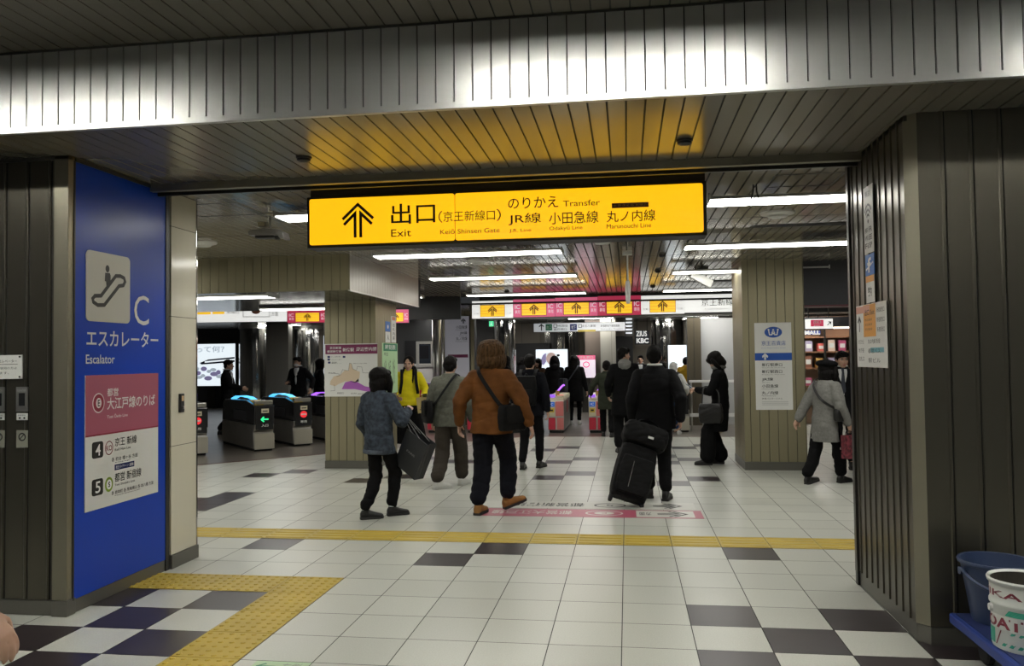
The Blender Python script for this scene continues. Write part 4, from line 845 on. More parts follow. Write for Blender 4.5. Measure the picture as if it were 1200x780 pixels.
        q = MB(); q.text(f2, '入口' if front != 'red' else '専用', (-.06, .46, .06, .51), M_WINK, .02); q.build('lettering', t)
        q = MB(); q.fbox(fr, -W+.02, .87, -.12, W-.02, .95, -.02, M_STEEL); q.build('ticket_tray', t, bevel=.008)
        s = 1
        q = MB(); q.prism(Fr(fr.p(-W-.003, 0, -.45), sd.u, sd.v), [(0, .56), (.7, .56), (.7, .74), (0, .74)], -.004, .002, mat('gate_recess', (.04, .04, .045), .3)); q.build('side_recess', t)
    t.scale.z = .86 if kind == 'pink' else .93
    return t
for x, l in ((-4.05, 'pink and red ticket gate behind the grey suited man with shoulder bag'), (-3.18, 'pink and red ticket gate hidden behind the man in the brown jacket'), (-2.31, 'pink and red ticket gate hidden behind the man with the black backpack'), (-1.44, 'pink and red ticket gate at the left of the long haired woman'), (-.59, 'pink and red ticket gate at the right of the long haired woman'), (.28, 'pink and red ticket gate hidden behind the man with the suitcase')): gate_machine(x, 10.12, 0, 'pink', l, 'b' if x > -1 else None)
gate_machine(1.14, 10.3, 0, 'steel', 'steel ticket gate with a green arrow at the right end by the white rail')
GA = math.radians(44)
for px, py, k, l in ((310, 528.5, None, 'steel ticket gate with a green arrow and cyan light strip at left'), (355.5, 522.3, 'red', 'steel ticket gate with a red stop light just left of the map pillar'), (231, 534, 'red', 'steel ticket gate cut off by the cream tiled pillar'), (408, 519, 'violet', 'steel ticket gate hidden behind the map pillar')):
    p = atz(px, py, 0); gate_machine(p.x, p.y, GA, 'steel', l, k)
p = atz(385, 515, 0)
q = MB(); c_ = V((p.x+.9, p.y+1.6, 0)); pts = [c_+V((-.35*math.cos(a), 0, .55+.4*math.sin(a))) for a in [math.pi*k/10 for k in range(11)]]; pts = [c_+V((-.35, 0, 0.003))]+pts+[c_+V((.35, 0, 0.003))]
q.tube(pts, .025, M_CHROME, 10); o = q.build('barrier_hoop', None, smooth=True, off=tuple(c_)); tag(o, 'chrome hoop barrier at the left edge of the map pillar', 'barrier')
# rail at the right end of the gates
x0, x1, yr = at(808, 470, 10.6).x, 2.6, 10.6
t = thing('guard_rail', 'white topped guard rail beside the woman reading her phone', 'railing', ((x0+x1)/2, yr, 0))
m = MB(); m.box((x0, yr-.05, 1.02), (x1, yr+.05, 1.07), M_WHITE); m.build('top_rail', t, bevel=.008)
for x in (x0+.04, x0+.62, x0+1.2): m = MB(); m.tube([(x, yr, .003), (x, yr, 1.02)], .022, M_STEEL, 10); m.build('post', t)
m = MB(); m.box((x0, yr-.04, .3), (x1, yr+.04, .37), M_WHITE); m.build('lower_rail', t, bevel=.006)
p = at(842, 490, 10.2); t = thing('waste_box', 'small cream box standing low beside the guard rail', 'box', (p.x, 10.2, 0)); m = MB(); m.box((p.x-.07, 10.14, .003), (p.x+.07, 10.26, .42), M_CREAM); m.build('body', t, bevel=.02); m = MB(); m.box((p.x-.08, 10.13, .42), (p.x+.08, 10.27, .45), M_WHITE); m.build('lid', t, bevel=.01)

# ================================================================== FAR HALL FURNITURE
def chrome_column(px0, px1, Y, label, H=2.72):
    a, b = at(px0, 430, Y).x, at(px1, 430, Y).x; r = (b-a)/2; c_ = ((a+b)/2, Y+r, 0); t = thing('mirror_column', label, 'column', c_, 0, 'mirror clad columns behind the gates')
    m = MB(); n = 40; rnd = random.Random(int(px0)); vv = []
    for k in range(n):
        q = 2*math.pi*k/n; rr = r*(1 if k % 2 else .992)
        for z in (.12, H): vv.append((c_[0]+rr*math.cos(q), c_[1]+rr*math.sin(q), z))
    m.add(vv, [(2*k, 2*((k+1) % n), 2*((k+1) % n)+1, 2*k+1) for k in range(n)], mat('mirror_cladding', (.72, .71, .69), .07, 1.0, bump=((16, 16, .9), .6))); m.build('cladding', t)
    m = MB(); m.lathe((c_[0], c_[1], 0.003), [(r*1.03, 0), (r*1.03, .12)], M_DARKMETAL, 32); m.build('base', t)
    m = MB(); m.lathe((c_[0], c_[1], H-.1), [(r*1.02, 0), (r*1.02, .1)], M_STEEL, 32); m.build('collar', t)
    return t
chrome_column(272, 314, 17.0, 'mirror clad column behind the left steel gate')
chrome_column(340, 372, 18.0, 'mirror clad column behind the masked man')
chrome_column(580, 603, 14.5, 'mirror clad column behind the brown jacketed man')
chrome_column(630, 686, 18.6, 'wide mirror clad column behind the white advertising screen')
chrome_column(764, 804, 16.2, 'mirror clad column behind the pale lit screen at right')
# ticket office window
fr = Fr((0, 13.58, 0)); b = B(fr, 474, 398.5, 517, 431); t = thing('ticket_window', 'black framed ticket office window above the pale grey counter wall', 'window', fr.p((b[0]+b[2])/2, b[1]))
m = MB(); m.fbox(fr, b[0], b[1], -.3, b[2], b[3], -.05, M_BLACK); m.build('surround', t)
b2 = B(fr, 488, 399.5, 508, 430); m = MB(); w_ = .07
for a in ((b2[0], b2[1], b2[2], b2[1]+w_), (b2[0], b2[3]-w_, b2[2], b2[3]), (b2[0], b2[1]+w_, b2[0]+w_, b2[3]-w_), (b2[2]-w_, b2[1]+w_, b2[2], b2[3]-w_)): m.fbox(fr, a[0], a[1], -.05, a[2], a[3], .02, mat('window_beige', (.38, .37, .33), .4))
m.build('frame', t); m = MB(); m.fbox(fr, b2[0]+w_, b2[1]+w_, -.05, b2[2]-w_, b2[3]-w_, -.03, mat('window_glass', (.03, .035, .045), .08)); m.build('pane', t)
b3 = B(fr, 492, 405, 502, 420); m = MB(); m.fbox(fr, b3[0], b3[1], -.029, b3[2], b3[3], -.01, M_GDARK); m.build('intercom', t)
fr = Fr((0, 12.9, 0)); b = B(fr, 486, 470, 520, 497); t = thing('ticket_counter', 'low counter with a red panel behind the yellow jacketed woman', 'counter', fr.p((b[0]+b[2])/2, 0))
m = MB(); m.fbox(fr, b[0], .003, -.5, b[2], .95, 0, M_DARKMETAL); m.build('body', t); m = MB(); m.fbox(fr, b[0]-.03, .95, -.52, b[2]+.03, .99, .03, mat('counter_violet', (.22, .12, .42), .3)); m.build('worktop', t, bevel=.006); m = MB(); m.fbox(fr, b[0]+.02, .3, 0, b[2]-.02, .85, .012, M_GRED); m.build('front_panel', t)
for k, px in enumerate((508, 512, 518)):
    p = at(px, 400, 11.9); m = MB(); m.tube([(p.x, 11.9, .003), (p.x, 11.9, 2.72)], .03 if k != 1 else .055, M_STEEL, 12); o = m.build('vertical_pipe', None, smooth=True, off=(p.x, 11.9, 0)); tag(o, ('thin steel pipe, left of the three beside the grey direction board', 'thicker steel pipe, middle of the three beside the grey direction board', 'thin steel pipe touching the frame of the grey direction board')[k], 'pipe', 'pipes beside the direction board')
# narrow lift panel and light ladder at the far right middle
p = at(738, 388, 14.0); t = thing('louvre_light', 'small hanging rack of five short white light bars', 'light', (p.x, 14.0, 2.5))
for k in range(5): q = B(Fr((0, 14.0, 0)), 733.5, 372.8+k*4.1, 740.5, 374.3+k*4.1); m = MB(); m.box((q[0], 13.99, q[1]), (q[2], 14.03, q[3]), glow('bar_white', (.9, .95, 1), 1.0)); m.build('light_bar', t)
m = MB(); q = B(Fr((0, 14.0, 0)), 733, 366, 741, 394); m.box((q[0]-.03, 14.03, q[1]), (q[2]+.03, 14.05, 2.72), M_GREYWALL); m.build('backing', t)
# shop in the right passage
fr = Fr((0, 12.0, 0)); xa, xb = at(935, 430, 12).x, at(1000, 430, 12).x
t = thing('shop_shelf', 'lit shop display shelf at the end of the right passage', 'shelf', ((xa+xb)/2, 12.3, 0))
M_WARM = mat('shop_warm', (.34, .22, .15), .5)
m = MB(); m.box((xa-.4, 12.5, .003), (xb+.6, 12.56, 2.45), M_WARM); m.build('back_panel', t)
for k, z in enumerate((.45, .85, 1.25, 1.62, 1.95)): m = MB(); m.box((xa-.4, 12.1, z), (xb+.6, 12.5, z+.03), mat('shelf_wood', (.30, .15, .08), .5)); m.build('shelf_board', t)
for x in (xa-.4, (xa+xb)/2, xb+.56): m = MB(); m.box((x, 12.08, .003), (x+.04, 12.5, 2.4), M_DARKMETAL); m.build('upright', t)
m = MB(); m.box((xa-.4, 12.0, 2.2), (xb+.6, 12.12, 2.42), M_BLACK); m.build('header', t)
m = MB(); m.box((xa-.3, 12.1, 2.16), (xb+.5, 12.3, 2.19), glow('shop_light', (1, .85, .7), 4.0)); m.build('shelf_light', t)
prot = None; rnd = random.Random(8); cols = [(.6, .12, .1), (.65, .5, .4), (.5, .1, .2), (.7, .65, .55), (.25, .1, .06), (.6, .35, .1), (.35, .3, .4)]
nm = ['dark red', 'beige', 'crimson', 'cream', 'brown', 'orange', 'grey violet']
k = 0
for z in (.882, 1.282, 1.652):
    for i in range(9):
        x = xa-.3+i*.25+rnd.uniform(-.03, .03); c_ = k % 7; h = rnd.uniform(.14, .27)
        m = MB(); m.box((x, 12.14, z), (x+.15, 12.34, z+h), mat('goods_'+str(c_), cols[c_], .45)); m.box((x+.02, 12.137, z+h*.3), (x+.13, 12.14, z+h*.7), M_PAPER)
        o = m.build('gift_box', None, off=(x+.07, 12.24, z)); tag(o, 'small %s gift box on the shop shelf' % nm[c_], 'gift box', 'gift boxes on the shop shelf'); k += 1

# ================================================================== TROLLEY, BUCKET AND PAINT CAN AT THE RIGHT EDGE
M_TROL = mat('trolley_blue', (.012, .035, .20), .45); M_RUBBER = mat('rubber', (.012, .012, .013), .7)
t = thing('platform_trolley', 'blue platform trolley parked in front of the right block', 'trolley', (2.1, -2.75, 0))
m = MB(); m.box((1.71, -3.6, .155), (2.55, -2.30, .21), M_TROL); m.build('deck', t, bevel=.012)
m = MB(); m.box((1.735, -3.57, .21), (2.53, -2.33, .214), mat('trolley_mat', (.01, .02, .09), .6)); m.build('mat', t)
for x in (1.83, 2.42):
    for y in (-2.46, -3.45):
        m = MB(); m.box((x-.035, y-.03, .1), (x+.035, y+.03, .155), M_DARKMETAL); c_ = m.build('caster', t); m = MB(); m.lathe((x-.02, y, .062), [(.052, 0), (.062, .008), (.062, .032), (.052, .04)], M_RUBBER, 20, (1, 0, 0)); m.build('wheel', c_)
# bucket: stands on the trolley
bx, by = 1.90, -2.435; M_BUCK = mat('bucket_blue', (.028, .045, .10), .4)
t = thing('bucket', 'blue plastic bucket standing on the trolley behind the paint can', 'bucket', (bx, by, .214))
H = .305; m = MB(); m.lathe((bx, by, .214), [(.0, .0), (.118, .0), (.122, .01), (.165, H-.02), (.178, H-.015), (.182, H-.004), (.178, H+.004), (.166, H+.002), (.16, H-.03), (.115, .02), (0, .018)], M_BUCK, 40); m.build('body', t, angle=50)
m = MB(); a0 = math.radians(200)
pts = []
for k in range(15):
    q = math.pi*k/14; pts.append((bx-.182*math.cos(q), by-.03-.165*math.sin(q), .214+H-.035-.09*math.sin(q)))
m.tube(pts, .009, M_BUCK, 8); m.build('handle', t, smooth=True)
for s in (-1, 1): m = MB(); m.lathe((bx+s*.168, by-.02, .214+H-.05), [(.02, 0), (.02, .02)], M_BUCK, 12, (s, 0, 0)); m.build('lug', t)
# paint can
cx, cy = 1.865, -2.81; R0 = .15; CH = .31
M_CANW = mat('can_white', (.62, .64, .6), .3); M_CANG = mat('can_green', (.03, .30, .20), .35); M_CANR = mat('can_maroon', (.16, .015, .03), .4)
t = thing('paint_can', 'white paint can with green stripes and dark red letters on the trolley', 'paint can', (cx, cy, .214))
pf = [(0, 0), (R0*.93, 0), (R0*.95, .012), (R0*.955, .19), (R0*1.0, .2), (R0*1.0, .212), (R0*.965, .22), (R0*.98, CH-.02), (R0*1.04, CH-.012), (R0*1.06, CH), (R0*1.03, CH+.008), (R0*.95, CH), (R0*.93, CH-.06), (R0*.9, .03), (0, .028)]
m = MB(); m.lathe((cx, cy, .214), pf, M_CANW, 48); m.build('body', t, angle=40)
m = MB(); m.lathe((cx, cy, .214+.22), [(0, 0), (R0*.92, 0), (R0*.92, .01), (0, .01)], mat('can_inside', (.05, .045, .035), .5), 32); m.build('contents', t)
m = MB(); m.lathe((cx, cy, .214), [(R0*.925, CH-.075), (R0*.945, CH-.004), (R0*.94, CH-.003), (R0*.92, CH-.07)], mat('can_inside', (.05, .045, .035), .5), 36); m.build('liner', t)
def wrap(mb, pts, z, m_, r):
    """flat drawing bent round the can: x in metres along the skin, measured from the side facing the camera"""
    th0 = math.atan2(CAM.y-cy, CAM.x-cx); mb.add([(cx+r*math.cos(th0+x/r), cy+r*math.sin(th0+x/r), .214+y) for x, y in pts], [tuple(range(len(pts)))], m_)
def wrap_text(mb, s, x0, y0, x1, y1, m_, r, bold=0.0):
    vs_, fs, (a, b, c, d) = text_geo(s, bold); th0 = math.atan2(CAM.y-cy, CAM.x-cx)
    o = []
    for x, y in vs_: X = x0+(x-a)/(c-a)*(x1-x0); Y_ = y0+(y-b)/(d-b)*(y1-y0); o.append((cx+r*math.cos(th0+X/r), cy+r*math.sin(th0+X/r), .214+Y_))
    mb.add(o, fs, m_)
def wrap_rect(mb, x0, y0, x1, y1, m_, r, sk=0.0, n=6):
    for k in range(n): a, b = x0+(x1-x0)*k/n, x0+(x1-x0)*(k+1)/n; wrap(mb, [(a, y0), (b, y0), (b+sk, y1), (a+sk, y1)], 0, m_, r)
m = MB()
wrap_rect(m, .02, .235, .2, .242, M_CANG, R0*.987); wrap_rect(m, .02, .25, .2, .262, M_CANG, R0*.987); wrap_rect(m, .02, .27, .2, .28, M_CANG, R0*.987)
wrap_rect(m, -.09, .16, -.01, .186, M_CANG, R0*.962, .02)
for k in range(6): wrap_rect(m, -.11+k*.036, .02, -.092+k*.036, .088, M_CANG, R0*.96, .05, 3)
wrap_rect(m, -.22, .02, -.15, .09, M_CANG, R0*.96, .0, 4); m.build('stripes', t)
m = MB(); wrap_rect(m, -.2, .092, .0, .156, M_CANW, R0*.966); m.build('label_field', t)
m = MB(); wrap_text(m, 'COAT', -.275, .098, -.012, .148, M_CANR, R0*.972, .03); wrap_text(m, 'TIKA', -.27, .238, -.012, .268, M_CANR, R0*.985, .02); wrap_rect(m, -.145, .02, -.138, .088, M_CANR, R0*.965, .03, 1); m.build('lettering', t)
for s in (-1, 1):
    a = math.atan2(CAM.y-cy, CAM.x-cx)+s*1.25; m = MB(); m.lathe((cx+R0*.95*math.cos(a), cy+R0*.95*math.sin(a), .214+.175), [(.02, 0), (.016, .014)], M_CANW, 12, (math.cos(a), math.sin(a), 0)); m.build('handle_lug', t)

# ================================================================== PEOPLE
M_SKIN = mat('skin', (.50, .30, .21), .5, var=((9, 9, 9), .08)); M_LIP = mat('lip', (.36, .13, .11), .5); M_EYEW = mat('eye_white', (.6, .58, .55), .3); M_EYE = mat('eye_dark', (.012, .009, .008), .2)
M_HAIR = mat('hair_black', (.005, .0042, .004), .55, spec=.09, bump=((180, 180, 12), .5)); M_HAIRBR = mat('hair_brown', (.072, .038, .016), .65, spec=.12, bump=((110, 110, 9), 1.0), var=((42, 42, 5), .6)); M_HAIRGR = mat('hair_grey', (.42, .42, .40), .5, bump=((150, 150, 14), .5))
def cloth(name, col, rough=.85, var=.12, sc=9, st=.35): return mat(name, col, rough, var=((sc, sc, sc), var), bump=((240, 240, 240), st), spec=.10)
K_BLACK = cloth('cloth_black', (.005, .005, .0055)); K_SUIT = cloth('suit_black', (.0055, .0055, .0065), .7); K_NAVY = cloth('cloth_dark_navy', (.008, .0085, .0115)); K_TROUS = cloth('trousers_black', (.006, .006, .0065))
K_BROWN = cloth('jacket_brown', (.135, .052, .015), .75, .3, 6); K_GREY = cloth('jacket_grey', (.105, .108, .088), .9, .15, 30); K_DENIM = cloth('denim_blue', (.045, .056, .074), .85, .4, 26, .6); K_COATG = cloth('coat_grey', (.17, .168, .155), .9, .12, 40)
K_TAUPE = cloth('trousers_taupe', (.045, .038, .031)); K_YEL = cloth('jacket_yellow', (.68, .58, .015), .6, .08); K_WHITE = cloth('cloth_white', (.55, .55, .53), .8); K_JEANS = cloth('jeans_blue', (.035, .065, .14)); K_MUST = cloth('jacket_mustard', (.36, .22, .02)); K_GREEN = cloth('coat_green', (.028, .032, .022)); K_GHOOD = cloth('hood_grey', (.20, .20, .19))
K_SHIRT = cloth('shirt_white', (.66, .66, .66), .7, .03); L_BLACK = mat('leather_black', (.006, .0055, .0055), .38, bump=((60, 60, 60), .2)); L_TAN = mat('suede_tan', (.27, .125, .03), .8, var=((20, 20, 20), .15)); L_WHITE = mat('sneaker_white', (.60, .60, .57), .6); M_SOLE = mat('sole_dark', (.018, .017, .016), .7); M_SOLEW = mat('sole_white', (.5, .5, .47), .6)
N_BLACK = mat('nylon_black', (.006, .006, .0065), .6, spec=.12, bump=((400, 400, 400), .3))

_rs = np.random.RandomState(5); _K = _rs.randn(6, 3); _K /= np.linalg.norm(_K, axis=1)[:, None]; _PH = _rs.rand(6)*6.28
def wob(P, f, seed=0):
    P = P*np.asarray(f)[None, :]; o = np.zeros(len(P))
    for k in range(6):
        q = P @ _K[k]*6.28; r = P @ _K[(k+2) % 6]*3.1
        o += np.sin(q*(.7+.17*k)+_PH[k]+seed+1.4*np.sin(r+seed*1.7))
    return o/6
def fuse(mb, voxel, smooth=4, wr=0.0, freq=(6, 6, 11), seed=0, wr2=0.0, m=None):
    me = mb.mesh('f'); o = bpy.data.objects.new('f', me); COL.objects.link(o)
    r = o.modifiers.new('r', 'REMESH'); r.mode = 'VOXEL'; r.voxel_size = voxel
    if smooth: s_ = o.modifiers.new('s', 'SMOOTH'); s_.factor = .5; s_.iterations = smooth
    dg = bpy.context.evaluated_depsgraph_get(); ne = bpy.data.meshes.new_from_object(o.evaluated_get(dg)); bpy.data.objects.remove(o); bpy.data.meshes.remove(me)
    n = len(ne.vertices)
    if wr or wr2:
        co = np.empty(n*3); ne.vertices.foreach_get('co', co); no = np.empty(n*3); ne.vertices.foreach_get('normal', no); co = co.reshape(-1, 3); no = no.reshape(-1, 3)
        d = wr*np.clip(1.6*np.abs(wob(co, freq, seed))-.45, -.5, 1)
        if wr2: d = d+wr2*wob(co, [c*4 for c in freq], seed+3)
        co = co+no*d[:, None]; ne.vertices.foreach_set('co', co.ravel()); ne.update()
    ne.materials.clear(); ne.materials.append(m); ne.polygons.foreach_set('material_index', [0]*len(ne.polygons)); ne.polygons.foreach_set('use_smooth', [True]*len(ne.polygons)); ne.update()
    return ne
def addmesh(name, me, parent, S):
    me.name = name; me.transform(Matrix.Diagonal((S, S, S, 1))); o = bpy.data.objects.new(name, me); COL.objects.link(o); o.parent = parent; return o
def ik(a, b, l1, l2, pole):
    a, b, pole = V(a), V(b), V(pole); d = b-a; L = min(d.length, (l1+l2)*.999); dn = d.normalized(); b = a+dn*L
    x = (l1*l1-l2*l2+L*L)/(2*L); h = math.sqrt(max(0, l1*l1-x*x)); p = (pole-dn*pole.dot(dn)).normalized()
    return a+dn*x+p*h, b
def merge(dst, src, M):
    k = len(dst.v); dst.v += [tuple(M @ V(v)) for v in src.v]
    mm = [dst.mi(m) for m in src.mats]
    for f, i in zip(src.f, src.m): dst.f.append(tuple(a+k for a in f)); dst.m.append(mm[i])

def head_mb():
    m = MB(); S = M_SKIN
    m.ell((0, -.012, .028), (.074, .094, .088), S, n=20); m.ell((0, .022, -.035), (.062, .07, .07), S, n=18); m.ell((0, .045, -.085), (.042, .042, .03), S, n=14); m.ell((0, .068, -.098), (.02, .02, .014), S)
    m.ell((0, .07, .022), (.05, .022, .014), S)
    for s in (-1, 1):
        m.ell((s*.042, .055, -.03), (.022, .026, .022), S); m.ell((s*.076, -.004, -.012), (.010, .02, .032), S, Matrix.Rotation(s*.3, 3, 'Z')); m.ell((s*.02, .088, -.04), (.009, .01, .008), S, n=8)
    m.limb([(0, .085, .012), (0, .100, -.02), (0, .108, -.036)], [.008, .010, .013], S, 8)
    m.ell((0, .083, -.068), (.024, .012, .012), S); return m
def head_marks():
    m = MB()
    for s in (-1, 1):
        m.ell((s*.030, .079, .0), (.014, .008, .007), M_EYEW, n=10); m.ell((s*.030, .0835, .0), (.007, .005, .0065), M_EYE, n=8); m.limb([(s*.046, .078, .018), (s*.032, .088, .024), (s*.016, .091, .02)], [.003, .0042, .003], M_HAIR, 6, 2)
        m.limb([(s*.043, .08, .004), (s*.030, .0865, .0085), (s*.017, .085, .003)], [.002, .0026, .002], M_HAIR, 6, 2)
    m.limb([(-.022, .089, -.066), (0, .0965, -.063), (.022, .089, -.066)], [.003, .005, .003], M_LIP, 8); m.limb([(-.018, .089, -.073), (0, .0955, -.0745), (.018, .089, -.073)], [.003, .0055, .003], M_LIP, 8)
    return m
def hair_mb(st):
    m = MB(); S = M_HAIR; E = m.ell
    if st in ('short', 'grey'):
        E((0, -.018, .042), (.083, .101, .087), S, n=18); E((0, -.062, -.02), (.068, .048, .068), S, n=14); E((0, .062, .083), (.062, .035, .034), S)
        for s in (-1, 1): E((s*.068, -.03, .01), (.017, .058, .05), S); E((s*.045, .065, .07), (.03, .03, .03), S)
    elif st == 'puffy':
        E((0, -.025, .05), (.142, .150, .118), S, n=22); E((0, -.05, -.045), (.146, .115, .11), S, n=20); E((0, .055, .075), (.09, .045, .05), S)
        for s in (-1, 1): E((s*.112, -.005, -.045), (.042, .07, .09), S); E((s*.08, -.06, -.10), (.05, .05, .045), S)
    else:
        if st == 'longfront': E((0, -.03, .035), (.092, .105, .096), S, n=22); E((0, -.05, -.05), (.085, .07, .10), S, n=18)
        else: E((0, -.02, .038), (.103, .118, .098), S, n=22); E((0, -.03, -.04), (.112, .096, .12), S, n=20); E((0, -.04, -.105), (.098, .076, .05), S, n=18); E((0, .074, .066), (.07, .03, .04), S)
        if st != 'longfront':
          for s in (-1, 1): m.limb([(s*.086, .03, .04), (s*.1, .04, -.04), (s*.1, .035, -.12)], [.03, .036, .028], S, 10)
        if st in ('long', 'longfront'):
            m.loft([((0, -.05, -.06), .11, .075, (1, 0, 0), (0, 1, 0)), ((0, -.085, -.17), .115, .06, (1, 0, 0), (0, 1, 0)), ((0, -.105, -.28), .105, .045, (1, 0, 0), (0, 1, 0)), ((0, -.115, -.40), .07, .03, (1, 0, 0), (0, 1, 0))], S)
        if st == 'longfront':
            for s in (-1, 1): m.limb([(s*.08, .02, -.08), (s*.088, .07, -.17), (s*.08, .105, -.27), (s*.07, .115, -.36)], [.018, .018, .015, .01], S, 10)
        if st == 'tilt': pass
    return m
def hand_into(mb, wrist, d, pn, side, curl=.5, spread=1.0):
    """palm, four bent fingers and a thumb; d points from the wrist to the fingers, pn out of the palm"""
    d = V(d).normalized(); pn = V(pn); pn = (pn-d*pn.dot(d)).normalized(); lat = d.cross(pn)*side   # towards the thumb
    w_ = V(wrist); R = Matrix((lat, d, pn)).transposed(); S = M_SKIN
    mb.ell(w_+d*.045, (.040, .055, .017), S, R, n=14); mb.ell(w_+d*.075, (.042, .025, .015), S, R, n=12); mb.limb([w_-d*.04, w_+d*.02], [.027, .025], S, 10)
    for k, (off, ln) in enumerate(((.030, .072), (.010, .08), (-.011, .075), (-.030, .06))):
        p = w_+d*(.088-.004*abs(k-1))+lat*off; a = curl*(.55+.08*k); pts = [p-d*.02]; dr = d
        for seg in (.42, .33, .27):
            pts.append(p); dr = (dr*math.cos(a)+pn*math.sin(a)).normalized() if True else dr; p = p+dr*ln*seg; a = curl*.95
            nn = pn; pn2 = (pn-dr*pn.dot(dr)); 
        pts.append(p); mb.limb(pts, [.0098, .0098, .009, .0085, .0075][:len(pts)], S, 8, 2)
    t0 = w_+d*.025+lat*.03; t1 = t0+lat*.025+d*.03+pn*.012; t2 = t1+d*.03+pn*.014*(1+curl)+lat*.002; mb.limb([w_+d*.015+lat*.015, t0, t1, t2], [.014, .014, .011, .009], S, 8, 2)

def person(label, loc, rz=0.0, H=1.65, lf=(-.09, 0, 0, 0, 0), rf=(.09, 0, 0, 0, 0), hipz=.905, lean=0.0, lh=None, rh=None, lpole=None, rpole=None, head=(0, 0), hair='short', hairm=None,
           top='jacket', tm=K_BLACK, hem=.78, wide=1.0, bm=K_TROUS, leg=(.092, .074, .068), skirt=None, shoe=L_BLACK, sole=M_SOLE, sock=None, vox=.010, bvox=.0065, seed=0, wr=.010, shirt=None, tie=None, scarf=None, hood=None, mask=False, sleeve=(.082, .066, .05), curl=.55, flare=1.0, pocket=False):
    """loc = feet on the floor, rz = way the figure faces (0 = away from the camera); all lengths in a 1.70 m body"""
    rz = math.radians(rz); S = H/1.7; t = thing('person', label, 'person', (loc[0], loc[1], .0), rz)
    up = lambda p: V((p[0], p[1]+math.sin(lean)*max(0, p[2]-.93), .93+(p[2]-.93)*(math.cos(lean) if p[2] > .93 else 1)))
    hipL, hipR = V((-.088, 0, hipz-.01)), V((.088, 0, hipz-.01)); legs = []
    for hp, f in ((hipL, lf), (hipR, rf)):
        an = V((f[0], f[1], .085+f[2])); kn, an = ik(hp, an, .42, .415, (0.05*(1 if hp.x > 0 else -1), 1, .1)); legs.append((hp, kn, an, f))
    dz = hipz-.905
    arms = []
    for s, h_, pole in ((-1, lh, lpole), (1, rh, rpole)):
        sh = up((s*(.112+.052*wide), 0, 1.432-sleeve[0]*.80+dz)); tgt = V(h_) if h_ is not None else V((s*.262*wide, .05, .83+dz)); el, wr_ = ik(sh, tgt, .285, .25, pole or (s*.45, -1, -.1)); arms.append((sh, el, wr_, s))
    hc = up((0, .022+.015, 1.578+dz)); HM = Matrix.Translation(hc) @ Matrix.Rotation(math.radians(head[0]), 4, 'Z') @ Matrix.Rotation(-lean*.6, 4, 'X') @ Matrix.Rotation(math.radians(head[1]), 4, 'X') @ Matrix.Scale(min(1.14, max(1, (1.68/H)**.85)), 4)
    # body: one continuous surface
    b = MB(); merge(b, head_mb(), HM); nk = up((0, -.012, 1.40+dz)); hb = HM @ V((0, -.02, -.06)); b.limb([nk, nk.lerp(hb, .5), hb], [.064, .056, .056], M_SKIN, 14)
    X, Y = (1, 0, 0), (0, 1, 0)
    b.loft([(up((0, 0, z+dz)), rx*wide, ry, X, Y) for z, rx, ry in ((.86, .12, .09), (.95, .14, .095), (1.08, .125, .09), (1.25, .15, .095), (1.36, .14, .08), (1.42, .07, .055))], M_SKIN)
    for sh, el, wr_, s in arms:
        b.limb([up((s*.08, 0, 1.37+dz)), sh, el, wr_], [.05, .042, .034, .025], M_SKIN, 10)
        d = (wr_-el).normalized(); pn = V((-s, 0, 0)) if abs(d.z) > .6 else V((-s*.5, 0, -1)) if d.z > -.2 else V((-s, .2, 0)); 
        if pocket is False or pocket != s: hand_into(b, wr_, d, pn, s if True else s, curl)
    for hp, kn, an, f in legs: b.limb([hp, kn, an, an+V((0, .0, -.04))], [.062, .045, .032, .03], M_SKIN, 10); b.ell(an+V((0, .06, -.045)), (.03, .07, .025), M_SKIN, n=10)
    me = fuse(b, bvox, 2, m=M_SKIN)
    mk = MB(); merge(mk, head_marks(), HM); nv = len(me.vertices); co = np.empty(nv*3); me.vertices.foreach_get('co', co)
    vv = [tuple(c) for c in co.reshape(-1, 3)]; ff = [tuple(p.vertices) for p in me.polygons]; k = len(ff)
    fm = bpy.data.meshes.new('body'); fm.from_pydata(vv+mk.v, [], ff+[tuple(a+nv for a in f) for f in mk.f]); fm.materials.append(M_SKIN)
    for m_ in mk.mats: fm.materials.append(m_)
    fm.polygons.foreach_set('material_index', [0]*k+[a+1 for a in mk.m]); fm.polygons.foreach_set('use_smooth', [True]*len(fm.polygons)); bpy.data.meshes.remove(me); addmesh('body', fm, t, S)
    # hair
    if hair:
        h = MB(); merge(h, hair_mb(hair), HM); q = {'puffy': (.006, (10, 10, 4), .006)}.get(hair, (.0028, (14, 14, 4), .002)); addmesh('hair', fuse(h, .007, 2, q[0], q[1], seed, q[2], hairm or M_HAIR), t, S)
    # trousers or skirt
    g = MB(); w2 = wide*.5+.5
    if skirt:
        zs, fl = skirt; N = 6
        g.loft([((0, .0, 1.02+dz), .145*w2, .11, X, Y), ((0, 0, .93+dz), .165*w2, .13, X, Y)]+[((0, (lf[1]+rf[1])*.5*k/N, .88+dz-(.88+dz-zs)*k/N), .17*w2+(fl-.17)*k/N, .14+(fl*.8-.14+abs(lf[1]-rf[1])*.25)*k/N, X, Y) for k in range(1, N+1)], bm)
        addmesh('skirt', fuse(g, vox, 3, wr*1.2, (7, 7, 1.5), seed, 0, bm), t, S)
